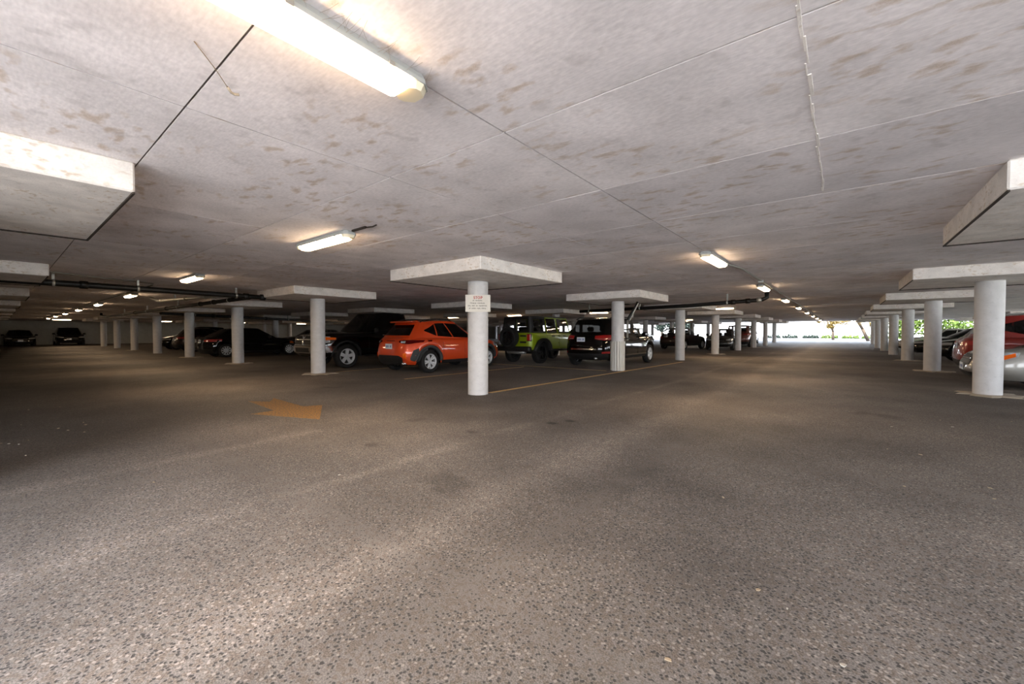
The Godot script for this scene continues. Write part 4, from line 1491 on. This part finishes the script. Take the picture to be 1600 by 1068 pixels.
func pickup_simple(label: String, P: StandardMaterial3D) -> Node3D:
	var car := thing("pickup_truck", label, "truck")
	var L := 2.6
	var W := 0.93
	var sh := Shape.new()
	sh.R = 0.36
	sh.Ra = 0.44
	sh.bot = 0.38
	sh.n = 7.0
	sh.axles = [-1.55, 1.6]
	sh.prof = [[0.0, -L + 0.05, L - 0.08, W * 0.95], [0.2, -L, L, W], [0.85, -L, L - 0.03, W * 0.985], [1.0, -L + 0.02, L - 0.14, W * 0.93]]
	sh.top = [[-L, 1.12], [-0.6, 1.12], [-0.5, 1.08], [0.9, 1.08], [1.3, 1.04], [L, 0.94]]
	sh.g = {"r0": -0.62, "f0": 1.25, "r1": -0.5, "f1": 0.5, "w0": W * 0.91, "w1": W * 0.74, "n": 6.0, "roof": [[-0.7, 1.62], [0.0, 1.68], [0.6, 1.63]]}
	part("body", body_mesh(sh), P, car)
	greenhouse(car, sh, P, [[-1.0, -0.86, false], [-0.86, -0.1, true, 0.12, 0.12, 0.86, 0.88], [-0.1, -0.02, false], [-0.02, 0.78, true, 0.12, 0.1, 0.88, 0.84], [0.78, 1.0, false]], [0.93, 0.05, 0.95], [0.86, 0.12, 0.86], M.glass, M.glass, P)
	common(car, sh, W, {"tire_w": 0.26, "mirror_back": 0.5})
	for s in [1.0, -1.0]:
		var tl := [[0.84, 0.8, 1.06], [0.97, 0.8, 1.06]]
		end_patch(car, "tail_light", M.lamp_red, sh, -1, tl if s > 0 else both(tl), 0.012)
		var hl := [[0.66, 0.78, 0.9], [0.95, 0.78, 0.92]]
		end_patch(car, "headlight", M.lamp_clear, sh, 1, hl if s > 0 else both(hl), 0.012)
	end_patch(car, "grille", M.plastic, sh, 1, [[-0.6, 0.7, 0.92], [0.6, 0.7, 0.92]], 0.014)
	end_patch(car, "rear_bumper", M.chrome, sh, -1, [[-0.9, 0.42, 0.58], [0.9, 0.42, 0.58]], 0.06)
	shapes[car] = sh
	return car

# ---------------------------------------------------------------- outdoors
func tree(called: String, label: String, at: Vector3, h: float, lean: Vector3, crown: Array, leaf_mat: Material, leaves: int, leaf: float, group := "") -> void:
	var t := thing(called, label, "tree" if called.ends_with("tree") else "bush", at, 0.0, group)
	if h > 0.0:
		var st := st_new()
		var path := []
		for k in 6:
			var u := k / 5.0
			path.append(Vector3(lean.x * u + 0.08 * sin(u * 7.0), h * u, lean.z * u + 0.06 * cos(u * 5.0)))
		for k in 5:
			add_tube(st, [path[k], path[k + 1]], lerpf(0.17, 0.09, k / 5.0) * lean.y, 8)
		for b in 5:
			var s: Vector3 = path[2 + b % 3]
			var a := b * 2.4
			add_tube(st, [s, s + Vector3(cos(a) * 0.9, 0.9, sin(a) * 0.9), s + Vector3(cos(a) * 1.8, 1.5, sin(a) * 1.8)], 0.04, 5)
		part("trunk", done(st), M.bark, t)
	var ls := st_new()
	flat(ls)
	for k in leaves:
		var c: Array = crown[k % crown.size()]
		var d := Vector3(rng.randfn(), rng.randfn(), rng.randfn()).normalized() * pow(rng.randf(), 0.45)
		var p: Vector3 = c[0] + d * c[1]
		if p.y < 0.02: p.y = absf(p.y) + 0.02
		var u := Vector3(rng.randfn(), rng.randfn(), rng.randfn()).normalized()
		var v := u.cross(Vector3(rng.randfn(), rng.randfn(), rng.randfn())).normalized()
		var s := leaf * rng.randf_range(0.6, 1.3)
		quad(ls, p - u * s, p + v * s * 0.5, p + u * s, p - v * s * 0.5)
	var f := part("foliage", done(ls), leaf_mat, t)
	f.set_meta("kind", "stuff")

func build_outdoors() -> void:
	var lg := mat(Color(0.30, 0.38, 0.09), 0.7)
	lg.backlight_enabled = true
	lg.backlight = Color(0.16, 0.22, 0.03)
	var yel := mat(Color(0.42, 0.34, 0.10), 0.7)
	yel.backlight_enabled = true
	yel.backlight = Color(0.22, 0.17, 0.03)
	var dk := mat(Color(0.10, 0.16, 0.12), 0.8)
	var y := 0.3
	tree("leaning_tree", "leaning bare-trunked tree outside the garage exit", Vector3(2.2, y, -58.5), 6.5, Vector3(-2.9, 0.95, 1.0), [[Vector3(-0.9, 2.3, 0.4), 0.7], [Vector3(-2.0, 2.1, 0.6), 0.6], [Vector3(-2.9, 2.2, 0.6), 0.5], [Vector3(0.3, 1.8, 0.6), 0.4], [Vector3(-1.9, 4.9, 0.4), 1.6]], yel, 1600, 0.09)
	tree("slim_tree", "slim tree with yellowing leaves beside the leaning tree", Vector3(-0.9, y, -66.0), 5.0, Vector3(-0.5, 0.9, 0.0), [[Vector3(-0.3, 1.7, 0), 0.45], [Vector3(-0.5, 2.4, 0), 0.7], [Vector3(0.7, 2.4, 0.3), 0.8], [Vector3(-1.4, 2.6, 0.3), 0.5], [Vector3(0.2, 3.8, 0), 1.3]], yel, 2000, 0.10)
	tree("leafy_tree", "bright green leafy tree beyond the parapet end by the exit", Vector3(7.2, y, -62.0), 5.0, Vector3(0.3, 1.2, 0.0), [[Vector3(-2.2, 1.7, 0), 1.5], [Vector3(0, 1.9, 0), 1.7], [Vector3(2.0, 1.7, 1.0), 1.8], [Vector3(-1.2, 3.4, -0.5), 1.8], [Vector3(1.5, 3.6, 0.0), 1.8]], lg, 6500, 0.17)
	tree("leafy_tree", "bright green tree beside the parapet past the red SUV", Vector3(14.0, 0.0, -44.0), 4.5, Vector3(-0.3, 1.2, 0.0), [[Vector3(0, 2.0, 0), 2.6], [Vector3(-1.0, 3.2, 1.5), 2.4], [Vector3(0.5, 1.2, 2.0), 1.8]], lg, 4500, 0.17)
	tree("leafy_tree", "broad green tree standing along the open side", Vector3(15.0, 0.0, -28.0), 4.5, Vector3(-0.3, 1.2, 0.0), [[Vector3(0, 2.0, 0), 2.6], [Vector3(-0.6, 3.2, 2.5), 2.4], [Vector3(0.5, 1.2, -2.0), 1.8]], lg, 1800, 0.14)
	tree("dark_tree", "dark blue-green tree seen through the far openings", Vector3(-19.5, y, -70.0), 5.5, Vector3(0.3, 1.2, 0.0), [[Vector3(0, 2.6, 0), 1.3], [Vector3(1.8, 3.4, 0.4), 0.8], [Vector3(-2.6, 2.3, 0), 0.7]], dk, 2200, 0.2)
	tree("dark_tree", "dark tree with sparse boughs beyond the maroon crossover", Vector3(-24.5, y, -72.0), 5.5, Vector3(0.5, 1.1, 0.0), [[Vector3(0, 2.2, 0), 1.2], [Vector3(1.5, 3.2, 0.4), 0.7]], dk, 1500, 0.2)
	for k in 7:
		tree("low_bush", "low ragged bush along the far edge of the pavement", Vector3(-9.5 + k * 2.6 + 0.3 * rng.randf(), y, -84.0 + rng.randf()), 0.0, Vector3.ZERO, [[Vector3(-0.75, 0.12, 0), 0.45], [Vector3(0, 0.15, 0), 0.6], [Vector3(0.75, 0.12, 0), 0.4]], dk if k < 3 else lg, 420, 0.16, "low bushes at the pavement edge")
	for x in [-9.2, -4.9]:
		var t := thing("sign_post", "thin dark post standing on the pavement outside", "post", Vector3(x, y, -76.0), 0.0, "thin posts outside the exit")
		part("post", tube([Vector3.ZERO, Vector3(0, 1.4, 0)], 0.04, 8), M.iron, t)
		part("post_cap", box(Vector3(0.14, 0.3, 0.05), 0.01), M.iron, t, Vector3(0, 0.35, 0))

# ---------------------------------------------------------------- run
func _ready() -> void:
	rng.seed = 20240611
	var cam := Camera3D.new()
	cam.name = "camera"
	cam.fov = rad_to_deg(2.0 * atan(534.0 / 644.8))
	cam.position = Vector3(0, 1.2, 0)
	cam.rotation = Vector3(-0.0223, 0.6748, 0.0)
	cam.near = 0.05
	cam.far = 400.0
	add_child(cam)
	cam.current = true
	var env := Environment.new()
	env.background_mode = Environment.BG_SKY
	var sky := Sky.new()
	var sm := ProceduralSkyMaterial.new()
	sm.sky_top_color = Color(0.86, 0.92, 1.0)
	sm.sky_horizon_color = Color(0.98, 0.99, 1.0)
	sm.ground_horizon_color = Color(0.96, 0.98, 1.0)
	sm.ground_bottom_color = Color(0.80, 0.80, 0.80)
	sm.sky_energy_multiplier = 2.6
	sm.ground_energy_multiplier = 2.6
	sky.sky_material = sm
	env.sky = sky
	env.ambient_light_source = Environment.AMBIENT_SOURCE_SKY
	env.tonemap_mode = Environment.TONE_MAPPER_LINEAR
	env.tonemap_exposure = 1.2
	env.sdfgi_enabled = true
	env.ssao_enabled = true
	env.ssil_enabled = true
	var we := WorldEnvironment.new()
	we.name = "environment"
	we.environment = env
	add_child(we)
	var sun := DirectionalLight3D.new()
	sun.name = "sun"
	sun.light_color = Color(1.0, 0.96, 0.90)
	sun.light_energy = 6.6
	sun.light_angular_distance = 0.6
	sun.shadow_enabled = true
	sun.rotation = Vector3(deg_to_rad(-62.0), deg_to_rad(28.0), 0.0)
	add_child(sun)
	make_materials()
	build_floor()
	build_ceiling()
	build_walls()
	build_columns()
	build_lamps()
	build_pipes()
	build_orange()
	build_pickup()
	build_off_roader()
	build_black_suv()
	build_other_cars()
	build_outdoors()
	build_sign()
	build_marks()
